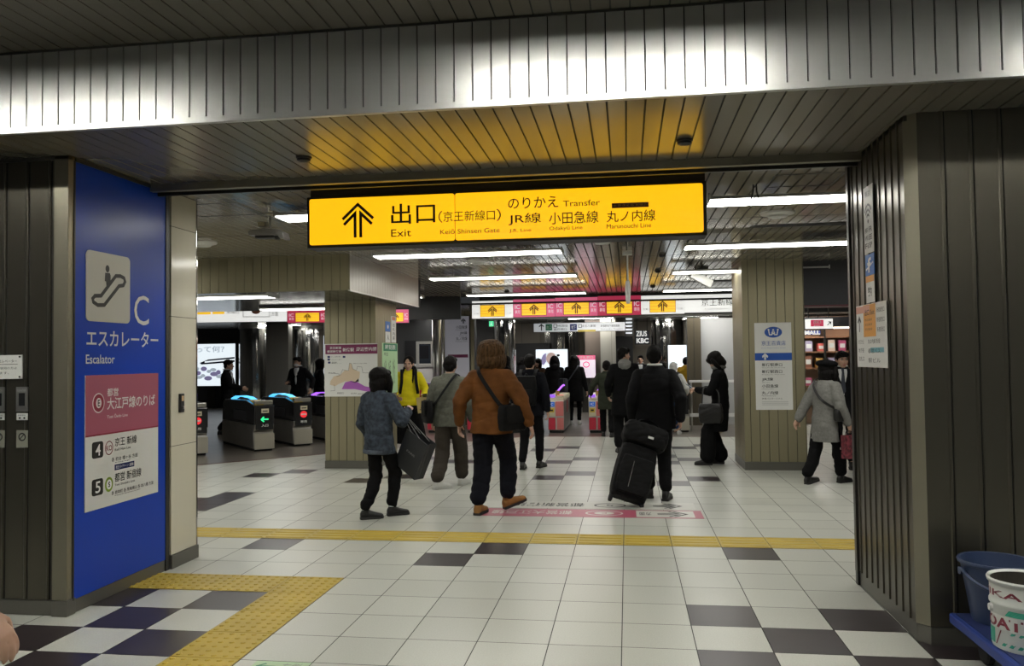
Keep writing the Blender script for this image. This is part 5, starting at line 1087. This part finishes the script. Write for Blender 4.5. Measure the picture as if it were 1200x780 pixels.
    if not skirt or skirt[0] > .3:
        g = MB(); g.loft([((0, 0, 1.02+dz), .140*w2, .105, X, Y), ((0, 0, .94+dz), .162*w2, .122, X, Y), ((0, -.005, .86+dz), .165*w2, .125, X, Y), ((0, 0, .80+dz), .12*w2, .09, X, Y)], bm)
        for hp, kn, an, f in legs: g.limb([hp, hp.lerp(kn, .45), kn, kn.lerp(an, .5), an+V((0, -.008, .035+leg[2]*.55 if leg[2] < .1 else .055))], [leg[0], leg[0]*.94, leg[1], (leg[1]+leg[2])/2, leg[2]], bm, 14)
        addmesh('trousers', fuse(g, vox, 3, wr*.7, (4, 4, 5), seed+1, wr*.1, bm), t, S)
    # shoes
    for hp, kn, an, f in legs:
        yaw, pit = math.radians(f[3]), math.radians(f[4]); SM = Matrix.Translation(an) @ Matrix.Rotation(yaw, 4, 'Z') @ Matrix.Rotation(-pit, 4, 'X') @ Matrix.Translation((0, 0, -.085))
        q = MB(); prof = [(-.068, .026, .03, .06), (-.055, .036, .036, .085), (-.02, .038, .042, .11), (.03, .038, .036, .095), (.085, .044, .03, .07), (.135, .046, .026, .055), (.175, .038, .022, .045), (.195, .02, .014, .03)]
        q.loft([((0, y, .012+tp/2), rx, tp/2, (1, 0, 0), (0, 0, 1)) for y, rx, _, tp in prof], shoe, 16, 2.5); q.limb([(0, -.012, .07), (0, -.008, .12)], [.043, .041], shoe, 12)
        m2 = MB(); merge(m2, q, SM); o = addmesh('shoe', fuse(m2, .008, 2, m=shoe), t, S)
        q = MB(); out = [(rx*1.08*s_, y) for s_, rg in ((1, prof), (-1, prof[::-1])) for y, rx, _, _ in rg]; q.prism(WORLD, out, 0.002, .026, sole); m2 = MB(); merge(m2, q, SM); sm_ = m2.mesh('sole'); addmesh('sole', sm_, o, S)
        if sock: q = MB(); q.lathe((0, 0, 0), [(.044, 0), (.044, .05)], sock, 14, None); m2 = MB(); merge(m2, q, Matrix.Translation(an+V((0, -.01, .025)))); addmesh('sock', m2.mesh('sock'), t, S)
    # upper garment
    g = MB(); z0 = hem+dz; hips = (.185*wide*flare, .142*flare)
    low = []
    if hem < .9:
        n_ = 5; mid = ((lf[1]+rf[1])/2)*.5
        for k in range(n_): z = z0+(.95+dz-z0)*k/n_; kk = 1-k/n_; low.append((V((0, mid*kk*(1 if hem < .7 else 0), z)), hips[0]*(1+.0*kk) if flare == 1 else .175*wide+(hips[0]-.175*wide)*kk, .135+(hips[1]-.135)*kk, X, Y))
    g.loft(low+[(up((0, -.004, z+dz)), rx*wide, ry, X, Y) for z, rx, ry in ((.96, .172, .128), (1.08, .168, .126), (1.22, .178, .132), (1.31, .178, .126), (1.375, .158, .108), (1.42, .118, .088), (1.455, .086, .076), (1.482, .073, .070))], tm, 28, 2.1)
    for sh, el, wr_, s in arms:
        g.limb([up((s*.085, -.003, 1.385+dz)), sh, sh.lerp(el, .5), el, el.lerp(wr_, .5), el.lerp(wr_, .93)], [.062, sleeve[0]*.9, (sleeve[0]+sleeve[1])/2, sleeve[1], (sleeve[1]+sleeve[2])/2, sleeve[2]], tm, 14)
    addmesh(top, fuse(g, vox, 3, wr*.8, (3.2, 3.2, 4.2), seed+2, wr*.16, tm), t, S)
    if hood:
        q = MB(); m_ = hood; pts = [(.085*math.sin(a), -.02+.085*math.cos(a)*1.1, 1.475+dz+.012*math.cos(a)) for a in [2*math.pi*k/14 for k in range(14)]]; pts = [up(p) for p in pts]; q.tube(pts+[pts[0]], .034, m_, 10, False); q.ell(up((0, -.115, 1.43+dz)), (.11, .05, .09), m_, n=14); addmesh('hood', fuse(q, .009, 3, .008, (9, 9, 9), seed, 0, m_), t, S)
    if scarf:
        q = MB(); pts = [up((.078*math.sin(a), -.005+.085*math.cos(a), 1.478+dz+.008*math.sin(2*a))) for a in [2*math.pi*k/14 for k in range(14)]]; q.tube(pts+[pts[0]], .03, scarf, 10, False); addmesh('scarf', fuse(q, .008, 3, .006, (12, 12, 12), seed, 0, scarf), t, S)
    if shirt:
        q = MB(); f_ = .127; q.loft([(up((0, f_-.028, z+dz)), rx, .03, X, Y) for z, rx in ((1.05, .012), (1.12, .03), (1.3, .055), (1.40, .062))]+[(up((0, .055, 1.44+dz)), .06, .04, X, Y)], shirt, 16); q.tube([up((.073*math.sin(a), -.002+.078*math.cos(a), 1.485+dz)) for a in [2*math.pi*k/16 for k in range(17)]], .012, shirt, 8, False); addmesh('shirt', q.mesh('shirt', True), t, S)
        if tie: q = MB(); q.loft([(up((0, f_+.002, z+dz)), rx, .008, X, Y) for z, rx in ((1.08, .004), (1.12, .034), (1.25, .028), (1.40, .016))]+[(up((0, .098, 1.43+dz)), .02, .014, X, Y), (up((0, .09, 1.455+dz)), .02, .012, X, Y)], tie, 12); addmesh('necktie', q.mesh('necktie', True), t, S)
    if mask: q = MB(); q.ell((0, .055, -.06), (.062, .05, .048), K_SHIRT, n=16); m2 = MB(); merge(m2, q, HM); addmesh('face_mask', m2.mesh('face_mask', True), t, S)
    RZ = Matrix.Translation((loc[0], loc[1], 0)) @ Matrix.Rotation(rz, 4, 'Z') @ Matrix.Diagonal((S, S, S, 1))
    return dict(t=t, W=lambda p: RZ @ V(p), up=lambda p: RZ @ up((p[0], p[1], p[2]+dz)), la=[RZ @ p for p in arms[0][:3]], ra=[RZ @ p for p in arms[1][:3]], HM=RZ @ HM, S=S, RZ=RZ, dz=dz)
def smooth_pts(pts, n=5):
    """Catmull-Rom through the points"""
    P = [V(p) for p in pts]; out = []
    for i in range(len(P)-1):
        a, b, c, d = P[max(i-1, 0)], P[i], P[i+1], P[min(i+2, len(P)-1)]
        for k in range(n): t_ = k/n; out.append(.5*((2*b)+(c-a)*t_+(2*a-5*b+4*c-d)*t_**2+(3*b-a-3*c+d)*t_**3))
    return out+[P[-1]]
def strap(pts, w_, m, parent, name='strap', th=.004, out=None):
    """a flat webbing strap; out = point the flat side looks away from"""
    P = smooth_pts(pts); mb = MB(); rings = []
    for i, p in enumerate(P):
        t_ = (P[min(i+1, len(P)-1)]-P[max(i-1, 0)]).normalized(); o_ = (p-V(out)); n_ = (o_-t_*o_.dot(t_)).normalized(); rings.append((p, w_/2, th, t_.cross(n_), n_))
    mb.loft(rings, m, 8, 4); return mb.build(name, parent, smooth=False)
def soft_box(c, size, R, m, name, parent, r=.03, wr=.004, vox=.01, seed=0, taper=1.0):
    """a soft stuffed bag body"""
    mb = MB(); sx, sy, sz = size; rings = []
    for k in range(7): z = -sz/2+sz*k/6; q = (1-.12*abs(k/3-1)**3)*(1+(taper-1)*(k/6)); rings.append((V(c)+R @ V((0, 0, z)), sx/2*q, sy/2*q, R @ V((1, 0, 0)), R @ V((0, 1, 0))))
    mb.loft(rings, m, 24, 4); me = fuse(mb, vox, 4, wr, (7, 7, 7), seed, 0, m)
    o = bpy.data.objects.new(name, me); COL.objects.link(o); o.parent = parent; me.transform(parent_world(parent).inverted()); return o
def shoulder_bag(p, side, size, label, name, m, drop=.92, back=-.08, strapm=None, w_=.035):
    """bag on hip `side`, strap over the other shoulder"""
    W = p['up']; c = W((side*(.25), back, drop)); t = thing(name, label, 'bag', c); R = p['RZ'].to_3x3().normalized() @ Matrix.Rotation(side*math.radians(58), 3, 'Z')
    t.location = c-V((0, 0, size[2]/2)); soft_box(c, size, R, m, 'body', t, seed=3)
    f = c+(R @ V((0, -size[1]/2-.006, size[2]*.14))); soft_box(f, (size[0]*.94, .022, size[2]*.66), R, m, 'flap', t, wr=.002, vox=.007)
    mid = W((0, 0, 1.15)); s = -side; top = drop+size[2]/2/p['S']
    strap([W((side*.235, back, top)), W((side*.15, -.160, 1.08)), W((side*.02, -.163, 1.25)), W((s*.085, -.135, 1.405)), W((s*.115, -.02, 1.468)), W((s*.10, .10, 1.40)), W((0, .155, 1.24)), W((side*.15, .15, 1.08)), W((side*.235, back+.1, top))], w_, strapm or m, t, out=mid)
    return t
def backpack(p, label, m, size=(.30, .15, .42), z=1.17, y=-.235):
    W = p['up']; c = W((0, y, z)); t = thing('backpack', label, 'backpack', c-V((0, 0, size[2]/2))); R = p['RZ'].to_3x3().normalized()
    soft_box(c, size, R, m, 'body', t, seed=2); soft_box(c+R @ V((0, -size[1]/2-.015, -size[2]*.16)), (size[0]*.78, .05, size[2]*.42), R, m, 'pocket', t, vox=.008)
    for s in (-1, 1): strap([W((s*.10, y+.06, z+.18)), W((s*.115, -.11, 1.435)), W((s*.118, .0, 1.478)), W((s*.118, .11, 1.40)), W((s*.125, .155, 1.25)), W((s*.15, .11, 1.08)), W((s*.15, y+.06, z-.17))], .05, m, t, out=W((s*.11, 0, 1.15)))
    strap([W((-.03, y+.03, z+.2)), W((0, y+.01, z+.25)), W((.03, y+.03, z+.2))], .02, m, t, 'handle', out=W((0, 0, 1.1)))
    return t

# 1 woman in a denim jacket
q = atz(445, 606); P = person('woman in an oversized denim jacket and black bob, carrying a black paper bag', (q.x, q.y), -28, 1.50, lf=(-.05, -.16, 0, -32, 0), rf=(.05, .16, 0, -28, 0), hipz=.89, rh=(.20, .27, 1.20), rpole=(.6, -1, -.7), lh=(-.25, .12, .86), hair='bob', tm=K_DENIM, hem=.745, wide=1.1, leg=(.09, .08, .064), shoe=L_BLACK, sock=K_SHIRT, vox=.008, seed=1, sleeve=(.094, .08, .056), wr=.018, flare=1.02, top='denim_jacket', head=(-8, 0))
m = MB(); RZ_ = P['RZ']; m.loft([(RZ_ @ V((0, 0, z+P['dz'])), rx*P['S'], ry*P['S'], RZ_.to_3x3().normalized() @ V((1, 0, 0)), RZ_.to_3x3().normalized() @ V((0, 1, 0))) for z, rx, ry in ((.742, .19, .148), (.745, .2, .156), (.785, .201, .157), (.788, .192, .148))], cloth('denim_pale', (.085, .10, .125), .85, .3, 26, .6), 28, 2.2); m.build('waistband', P['t'], smooth=True)
R3 = P['RZ'].to_3x3().normalized(); hd = P['ra'][2].lerp(P['ra'][1], .25); c = hd+V((.10, -.06, -.40)); BR = Matrix.Rotation(math.radians(-30), 3, 'Z') @ Matrix.Rotation(math.radians(28), 3, 'Y'); M_BAGB = mat('paper_black', (.016, .018, .021), .5)
def paper_bag(c, R, size, m, label, hang, hm, name='paper_bag', lines=None):
    t = thing(name, label, 'bag', c); w_, d_, h_ = size; F_ = lambda o, u, v: Fr(V(c)+R @ V(o), R @ V(u), R @ V(v)); mb = MB(); th = .004
    fr = F_((0, 0, 0), (1, 0, 0), (0, 0, 1))
    mb.fbox(fr, -w_/2, -h_/2, -d_/2, w_/2, h_/2, -d_/2+th, m); mb.fbox(fr, -w_/2, -h_/2, d_/2-th, w_/2, h_/2, d_/2, m); mb.fbox(fr, -w_/2, -h_/2, -d_/2, w_/2, -h_/2+th, d_/2, m)
    for s in (-1, 1): x = s*w_/2; mb.add([fr.p(x, -h_/2, -d_/2), fr.p(x, -h_/2, d_/2), fr.p(x, h_/2, d_/2), fr.p(x, h_/2, -d_/2), fr.p(x-s*.02, h_/2, 0), fr.p(x-s*.004, -h_/2, 0)], [(0, 5, 4, 3), (5, 1, 2, 4)], m)
    mb.build('body', t)
    for z in (-d_/2+.01, d_/2-.01):
        mb = MB(); a, b = fr.p(-w_*.22, h_/2-.02, z), fr.p(w_*.22, h_/2-.02, z); hp = V(hang)+fr.n*(z*.3); mb.tube(smooth_pts([a, a.lerp(hp, .7)-R @ V((.02, 0, 0)), hp, b.lerp(hp, .7)+R @ V((.02, 0, 0)), b], 4), .004, hm, 6); mb.build('handle', t, smooth=True)
    return t, fr
t, fr = paper_bag(c, BR, (.32, .13, .40), M_BAGB, 'black paper shopping bag hanging from the denim jacketed woman\'s arm', hd-V((0, 0, .045)), mat('cord_grey', (.2, .2, .2), .6))
m = MB(); f2 = Fr(fr.p(0, 0, .066), fr.u, fr.v); m.text(f2, 'PARIS', (-.06, .0, .06, .022), mat('ink_silver', (.25, .25, .25), .4)); m.build('lettering', t)

# 2 man in a grey jacket
q = atz(527, 571); P = person('man in a grey jacket and dark trousers, walking away in white sneakers', (q.x, q.y), -8, 1.63, lf=(-.10, -.16, .0, -42, 0), rf=(.09, .22, 0, -10, 0), hipz=.89, lean=.06, tm=K_GREY, hem=.80, wide=1.16, bm=K_TAUPE, leg=(.108, .098, .088), shoe=L_WHITE, sole=M_SOLEW, vox=.009, seed=4, wr=.011, sleeve=(.09, .076, .056), lh=(-.27, .10, .84), rh=(.26, .16, .86), head=(6, 2))
shoulder_bag(P, -1, (.30, .10, .28), 'black shoulder bag on the left hip of the man in grey', 'shoulder_bag', N_BLACK, drop=.99, back=-.10)

# 3 man in a brown jacket
q = atz(577, 600); P = person('man with puffy brown hair in a brown jacket and tan shoes', (q.x, q.y), -6, 1.745, lf=(-.10, -.14, 0, -4, 0), rf=(.13, .12, .03, -48, -16), hipz=.895, tm=K_BROWN, hem=.80, wide=1.15, leg=(.114, .095, .082), bm=cloth('trousers_ink', (.007, .0075, .011)), shoe=L_TAN, sole=M_SOLE, hair='puffy', hairm=M_HAIRBR, vox=.008, seed=7, wr=.015, sleeve=(.094, .076, .054), lh=(-.33, -.02, .88), rh=(.40, -.02, .885), lpole=(-.5, -1, 0), rpole=(.7, -1, 0), flare=1.06, head=(4, 3))
shoulder_bag(P, 1, (.36, .13, .26), 'black shoulder bag on the right hip of the man in brown', 'shoulder_bag', N_BLACK, drop=.965, back=-.11, w_=.04)

# 4 man with a backpack
q = atz(622, 549); P = person('man in a black jacket with a black backpack walking away', (q.x, q.y), -6, 1.64, lf=(-.10, -.10, 0, 6, 0), rf=(.11, .12, 0, -14, 0), hipz=.895, tm=K_NAVY, hem=.80, wide=1.16, leg=(.092, .072, .06), vox=.01, seed=9, lh=(-.27, .1, .85), rh=(.27, -.02, .86), top='jacket')
backpack(P, 'black backpack worn by the man in the black jacket', N_BLACK)

# 5 man in a black suit with luggage
q = atz(770, 585); P = person('man in a black suit pulling a black wheeled suitcase', (q.x, q.y), 4, 1.714, lf=(-.07, .12, 0, 4, 0), rf=(.09, -.06, 0, -18, 0), hipz=.895, tm=K_SUIT, hem=.78, wide=1.2, leg=(.098, .08, .068), vox=.009, seed=12, wr=.009, rh=(.255, -.10, .875), lh=(-.25, .12, .88), head=(-8, 2), sleeve=(.088, .072, .052), curl=1.0, top='suit_jacket', shirt=K_SHIRT)
hd = P['ra'][2]+V((0, 0, -.085)); cs = atz(736, 595); T0 = V((cs.x-.02, cs.y+.05, .003))
axis = (hd-T0); SR = Matrix.Rotation(math.radians(8), 3, 'Z') @ Matrix.Rotation(math.radians(19), 3, 'Y') @ Matrix.Rotation(math.radians(-20), 3, 'X')
SO = T0+V((.0, 0, .055)); t = thing('suitcase', 'black soft wheeled suitcase tilted beside the man in the suit', 'suitcase', (T0.x, T0.y, 0)); sp = lambda x, y, z: SO+SR @ V((x, y, z))
soft_box(sp(0, 0, .31), (.42, .24, .58), SR, N_BLACK, 'body', t, wr=.003, vox=.009); soft_box(sp(0, -.135, .26), (.36, .05, .40), SR, N_BLACK, 'front_pocket', t, wr=.004, vox=.009)
for s in (-1, 1):
    m = MB(); m.lathe(sp(s*.17-.02, .0, -.005), [(.03, 0), (.045, .006), (.045, .034), (.03, .04)], M_RUBBER, 18, SR @ V((1, 0, 0))); m.build('wheel', t)
    m = MB(); m.tube([sp(s*.09, .10, .56), sp(s*.09, .10, .93)], .009, M_STEEL, 8); m.build('handle_rod', t)
m = MB(); m.tube([sp(-.10, .10, .93), sp(.10, .10, .93)], .014, M_RUBBER, 10); m.build('handle', t)
m = MB(); m.tube([sp(-.2, -.06, .58), sp(-.21, -.122, .5), sp(-.21, -.122, .06)], .006, M_RUBBER, 6); m.tube([sp(-.05, -.165, .4), sp(-.05, -.168, .12)], .004, M_STEEL, 6); m.build('zip', t)
t = thing('travel_bag', 'black duffel bag resting on top of the wheeled suitcase', 'bag', sp(0, -.02, .62)); soft_box(sp(.02, -.03, .735), (.50, .25, .23), SR, N_BLACK, 'body', t, wr=.008, vox=.009, seed=6)
m = MB(); f2 = Fr(sp(.06, -.158, .70), SR @ V((1, 0, 0)), SR @ V((0, 0, 1))); m.fbox(f2, -.03, -.012, 0, .03, .012, .006, M_WINK); m.build('label', t)
strap([sp(-.12, -.14, .72), sp(-.1, -.09, .86), sp(.02, -.02, .93), sp(.14, -.09, .86), sp(.16, -.14, .72)], .03, N_BLACK, t, 'handle', out=sp(0, 0, .6))

# 6 man with the grey hood
q = atz(733, 530); P = person('young man in a long black coat with a grey hood, looking right', (q.x, q.y), 4, 1.745, lf=(-.10, -.05, 0, 4, 0), rf=(.09, .12, 0, -8, 0), hipz=.90, tm=K_BLACK, hem=.60, wide=1.12, leg=(.098, .09, .08), vox=.011, seed=14, hood=K_GHOOD, head=(-62, 0), top='coat', lh=(-.25, .10, .92), rh=(.26, .02, .84), flare=1.1)
# 7 woman with the phone
P = person('woman in black leaning on the hall pillar and reading her phone', (1.385, 5.22), 84, 1.64, lf=(-.10, .20, 0, 6, 0), rf=(.09, .02, 0, -6, 0), hipz=.89, lean=.04, tm=K_BLACK, hem=.52, wide=1.08, leg=(.11, .115, .118), vox=.010, seed=16, hair='bob', head=(6, -42), lh=(-.06, .345, 1.13), rh=(.04, .33, 1.11), lpole=(-.7, -.4, -1), rpole=(.7, -.4, -1), scarf=K_GHOOD, top='coat', flare=1.12, curl=.9)
c = P['la'][2].lerp(P['ra'][2], .5)+P['RZ'].to_3x3().normalized() @ V((0, .10, .05)); t = thing('phone', 'thin dark phone held up by the woman leaning on the pillar', 'phone', c); f2 = Fr(c, P['RZ'].to_3x3().normalized() @ V((1, 0, 0)), P['RZ'].to_3x3().normalized() @ V((0, .8, .6)))
m = MB(); m.fbox(f2, -.037, -.075, -.005, .037, .075, .004, L_BLACK); m.build('body', t, bevel=.004); m = MB(); m.quad(f2, -.033, -.068, .033, .068, glow('phone_screen', (.5, .6, .7), .3), .005); m.build('screen', t)
c = P['up']((-.27, .14, .80)); t = thing('handbag', 'black handbag at the side of the woman reading her phone', 'bag', c-V((0, 0, .14))); R3 = P['RZ'].to_3x3().normalized(); soft_box(c, (.13, .34, .28), R3, L_BLACK, 'body', t, wr=.006)
strap([c+R3 @ V((0, -.12, .12)), c+R3 @ V((.03, -.1, .32)), P['la'][1].lerp(P['la'][2], .3)+V((0, 0, .07)), c+R3 @ V((.03, .1, .32)), c+R3 @ V((0, .12, .12))], .02, L_BLACK, t, 'handle', out=c+R3 @ V((.6, 0, 0)))
# 8 lady with the beret
q = atz(968, 566); P = person('lady in a grey coat and black beret walking past the hall pillar', (q.x, q.y), -56, 1.50, lf=(-.07, -.26, 0, 4, -10), rf=(.07, .22, 0, 0, 0), hipz=.885, lean=.10, tm=K_COATG, hem=.60, wide=1.06, leg=(.10, .088, .08), vox=.009, seed=19, hair='bob', lh=(-.30, -.22, .84), rh=(.28, .14, .84), lpole=(-1, -.5, 0), top='coat', flare=1.12, sleeve=(.09, .08, .062), head=(-12, 0))
b = MB(); b.ell((0, -.03, .09), (.135, .14, .055), K_BLACK, n=20); b.ell((0, -.012, .05), (.094, .108, .045), K_BLACK, n=18); b.limb([(0, -.02, .13), (0, -.02, .15)], [.008, .012], K_BLACK, 8); m2 = MB(); merge(m2, b, Matrix(P['HM'])); o = m2.mesh('beret'); 
bm_ = fuse(m2, .008, 3, .006, (9, 9, 9), 2, 0, K_BLACK); o2 = bpy.data.objects.new('beret', bm_); COL.objects.link(o2); o2.parent = P['t']; bm_.transform(parent_world(P['t']).inverted())
W = P['up']; t = thing('crossbody_bag', 'small black crossbody bag with a strap over the grey coat', 'bag', W((.24, .04, .98))); soft_box(W((.235, .06, .98)), (.10, .2, .16), P['RZ'].to_3x3().normalized(), L_BLACK, 'body', t)
strap([W((.225, .0, 1.05)), W((.12, -.158, 1.16)), W((-.02, -.165, 1.29)), W((-.10, -.135, 1.41)), W((-.125, -.02, 1.475)), W((-.1, .11, 1.4)), W((.05, .16, 1.2)), W((.23, .1, 1.04))], .032, L_BLACK, t, out=W((0, 0, 1.15)))
M_FLORAL = mat('floral_cloth', (.13, .02, .03), .7, var=((26, 26, 26), .9)); c = P['ra'][2]+V((.03, .0, -.28)); R3 = P['RZ'].to_3x3().normalized(); t, fr = paper_bag(c, R3 @ Matrix.Rotation(math.radians(80), 3, 'Z'), (.22, .09, .28), M_FLORAL, 'red flowered tote bag in the beret lady\'s right hand', P['ra'][2]+V((0, 0, -.085)), L_BLACK, 'tote_bag')
for k in range(14): a, r_ = k*2.4, .028+.006*k; m = MB(); m.ring(Fr(fr.p(0, 0, -.0525), -fr.u, fr.v), r_*math.cos(a), r_*math.sin(a), .016, .016, mat('petal_pale', (.55, .45, .42), .6), .002, n=8); m.build('flower', t)
# 9 man with the tie
P = person('man in a dark suit and grey tie facing us beside the right block', (3.02, 4.95), 172, 1.63, tm=K_SUIT, shirt=K_SHIRT, tie=cloth('tie_grey', (.05, .055, .07), .5), hem=.80, wide=1.1, vox=.011, seed=22, top='suit_jacket', lf=(-.09, .1, 0, 0, 0), rf=(.09, -.1, 0, 0, 0), hipz=.895, head=(14, -4))
# 10 woman in yellow
q = at(479, 440, 6.15); P = person('woman in a yellow jacket and long black skirt facing us by the map pillar', (q.x, q.y), 196, 1.63, hair='longfront', tm=K_YEL, hem=.86, wide=1.1, bm=K_BLACK, skirt=(.22, .30), vox=.010, seed=25, lh=(-.24, .24, 1.02), rh=(.20, .22, 1.02), lpole=(-.6, -1, -.4), head=(-14, -10), top='yellow_jacket', shoe=L_BLACK, sleeve=(.086, .07, .052))
backpack(P, 'black backpack with straps over the yellow jacket', N_BLACK, (.28, .12, .36))
hd = P['la'][2]; R3 = P['RZ'].to_3x3().normalized(); t, fr = paper_bag(hd+V((.06, -.08, -.13)), Matrix.Rotation(math.radians(8), 3, 'Z') @ Matrix.Rotation(math.radians(-6), 3, 'Y'), (.27, .10, .25), mat('kraft_paper', (.48, .36, .15), .6), 'tan paper bag with a dark emblem held by the woman in yellow', hd+V((.02, -.04, -.03)), mat('cord_tan', (.4, .3, .15), .6))
m = MB(); f2 = Fr(fr.p(0, 0, .051), fr.u, fr.v); m.stroke(f2, [(-.08, -.05), (0, .06), (.07, -.05)], .014, M_INK); m.stroke(f2, [(-.06, .06), (.04, .075)], .012, M_INK); m.stroke(f2, [(-.1, -.07), (.1, -.07)], .012, M_INK); m.build('emblem', t)
c = hd+V((.05, -.09, .02)); t = thing('phone', 'dark phone in the hand of the woman in yellow', 'phone', c); m = MB(); m.fbox(Fr(c, (.9, .3, .1), (-.3, .9, .3)), -.035, -.07, -.004, .035, .07, .004, L_BLACK); m.build('body', t, bevel=.003)
# 11, 12 at the gate
q = atz(674, 498); P = person('long haired woman in black going through the middle ticket gate', (q.x, q.y), -4, 1.62, hair='long', tm=K_BLACK, hem=.58, wide=1.12, leg=(.085, .062, .052), shoe=L_WHITE, sole=M_SOLEW, lf=(-.09, -.05, 0, 0, 0), rf=(.09, .1, 0, 0, 0), vox=.012, bvox=.008, seed=28, top='coat', flare=1.12)
shoulder_bag(P, -1, (.34, .12, .32), 'dark tote bag at the side of the long haired woman', 'shoulder_bag', mat('nylon_navy', (.016, .018, .028), .6), drop=.98, back=-.12)
q = atz(651, 497); P = person('hooded person in black passing the gate left of the long haired woman', (q.x-.02, q.y+.2), 4, 1.60, hair='bob', hood=K_BLACK, tm=K_BLACK, hem=.55, wide=1.14, vox=.012, bvox=.008, seed=30, top='coat', lf=(-.08, .1, 0, 0, 0), rf=(.08, -.06, 0, 0, 0))
b = MB(); b.ell((0, -.03, .03), (.115, .125, .125), K_BLACK, n=20); b.ell((0, -.05, -.08), (.10, .1, .09), K_BLACK, n=16); m2 = MB(); merge(m2, b, Matrix(P['HM'])); bm_ = fuse(m2, .012, 3, .006, (8, 8, 8), 2, 0, K_BLACK); o2 = bpy.data.objects.new('hood', bm_); COL.objects.link(o2); o2.parent = P['t']; bm_.transform(parent_world(P['t']).inverted())
# 13 white haired person
q = at(789, 470, 9.75); P = person('white haired person in a white jacket and jeans at the right end gate', (q.x, q.y), -14, 1.46, hair='grey', hairm=M_HAIRGR, tm=K_WHITE, bm=K_JEANS, hem=.82, wide=1.2, lean=.1, vox=.011, bvox=.008, seed=33, shoe=L_WHITE, sole=M_SOLEW, lf=(-.09, -.12, 0, 0, 0), rf=(.09, .12, 0, 0, 0), hipz=.895, rh=(.28, .28, .98), leg=(.095, .08, .07), top='jacket', scarf=K_SHIRT)
backpack(P, 'black backpack on the white haired person in jeans', N_BLACK, (.30, .15, .44))
# 14 mustard jacket
q = at(804, 450, 14.2); person('person in a mustard jacket beyond the right end gate', (q.x, q.y), -20, 1.55, tm=K_MUST, hem=.75, wide=1.1, vox=.013, bvox=.009, seed=35, rh=(.25, .2, .95))
# 15 - 17 at the side gate
q = at(266, 460, 9.6); person('man in a black suit seen from the side behind the left gate', (q.x, q.y), -76, 1.64, tm=K_SUIT, hem=.66, wide=1.08, shirt=K_SHIRT, vox=.011, bvox=.008, seed=37, lh=(-.2, .3, 1.02), rh=(.2, .36, 1.05), lf=(-.09, -.16, 0, 0, 0), rf=(.09, .16, 0, 0, 0), hipz=.89, top='suit_jacket')
q = at(350, 450, 11.2); person('man in a black suit and white face mask behind the side gate', (q.x, q.y), 170, 1.68, tm=K_SUIT, hem=.78, wide=1.14, shirt=K_SHIRT, mask=True, vox=.012, bvox=.008, seed=39, rh=(.12, .30, 1.10), lh=(-.36, .04, .95), top='suit_jacket', head=(-10, -4))
q = at(374, 450, 11.6); person('person in black half hidden by the left edge of the map pillar', (q.x, q.y), -60, 1.62, tm=K_BLACK, hem=.7, wide=1.16, vox=.013, bvox=.009, seed=41, hair='bob', scarf=K_GHOOD, rh=(.2, .25, 1.05))
# 18 - 22 in the far hall
q = at(594, 440, 13.4); person('dark haired person in black facing left beyond the gates', (q.x, q.y), 100, 1.64, tm=K_BLACK, hem=.7, vox=.014, bvox=.009, seed=43, hair='bob', mask=True)
q = at(584, 440, 12.6); person('person in black just behind the brown jacketed man\'s shoulder', (q.x, q.y), 30, 1.52, tm=K_BLACK, hem=.7, vox=.014, bvox=.009, seed=45)
q = at(631, 440, 14.6); person('person in a brown coat beyond the backpack man\'s right shoulder', (q.x, q.y), 160, 1.56, tm=cloth('coat_cocoa', (.07, .04, .025)), hem=.6, vox=.014, bvox=.009, seed=47, hair='bob')
q = at(751, 440, 15.2); person('man in a dark suit facing us between hooded man and suited man', (q.x, q.y), 176, 1.62, tm=K_SUIT, hem=.78, shirt=K_SHIRT, vox=.014, bvox=.009, seed=49, top='suit_jacket')
q = at(711, 450, 9.3); person('person in a dark green coat behind the young man with grey hood', (q.x, q.y), 2, 1.50, tm=K_GREEN, hem=.62, wide=1.14, vox=.012, bvox=.008, seed=51, lf=(-.09, .12, 0, 0, 0), rf=(.09, -.1, 0, 0, 0), lh=(-.36, .1, .95), top='coat')
q = at(612, 450, 16.2); person('person in black in front of the dark opening beyond the gates', (q.x, q.y), 10, 1.6, tm=K_BLACK, hem=.6, wide=1.1, vox=.014, bvox=.009, seed=53, hair='bob')

# 23 the passer-by at the near left edge: only a swinging hand reaches into the view
hp = CAM+ray(-4, 776)*2.2
person('person at the bottom left corner of whom only a swinging hand shows', (hp.x-.50*.97, hp.y-.12*.97), 0, 1.65, tm=K_BLACK, hem=.78, vox=.012, bvox=.006, seed=60, rh=(.52, .12, (hp.z+.06)/.97), rpole=(-.1, -1, -.6), lf=(-.09, .14, 0, 0, 0), rf=(.09, -.14, 0, 0, 0), hipz=.89)
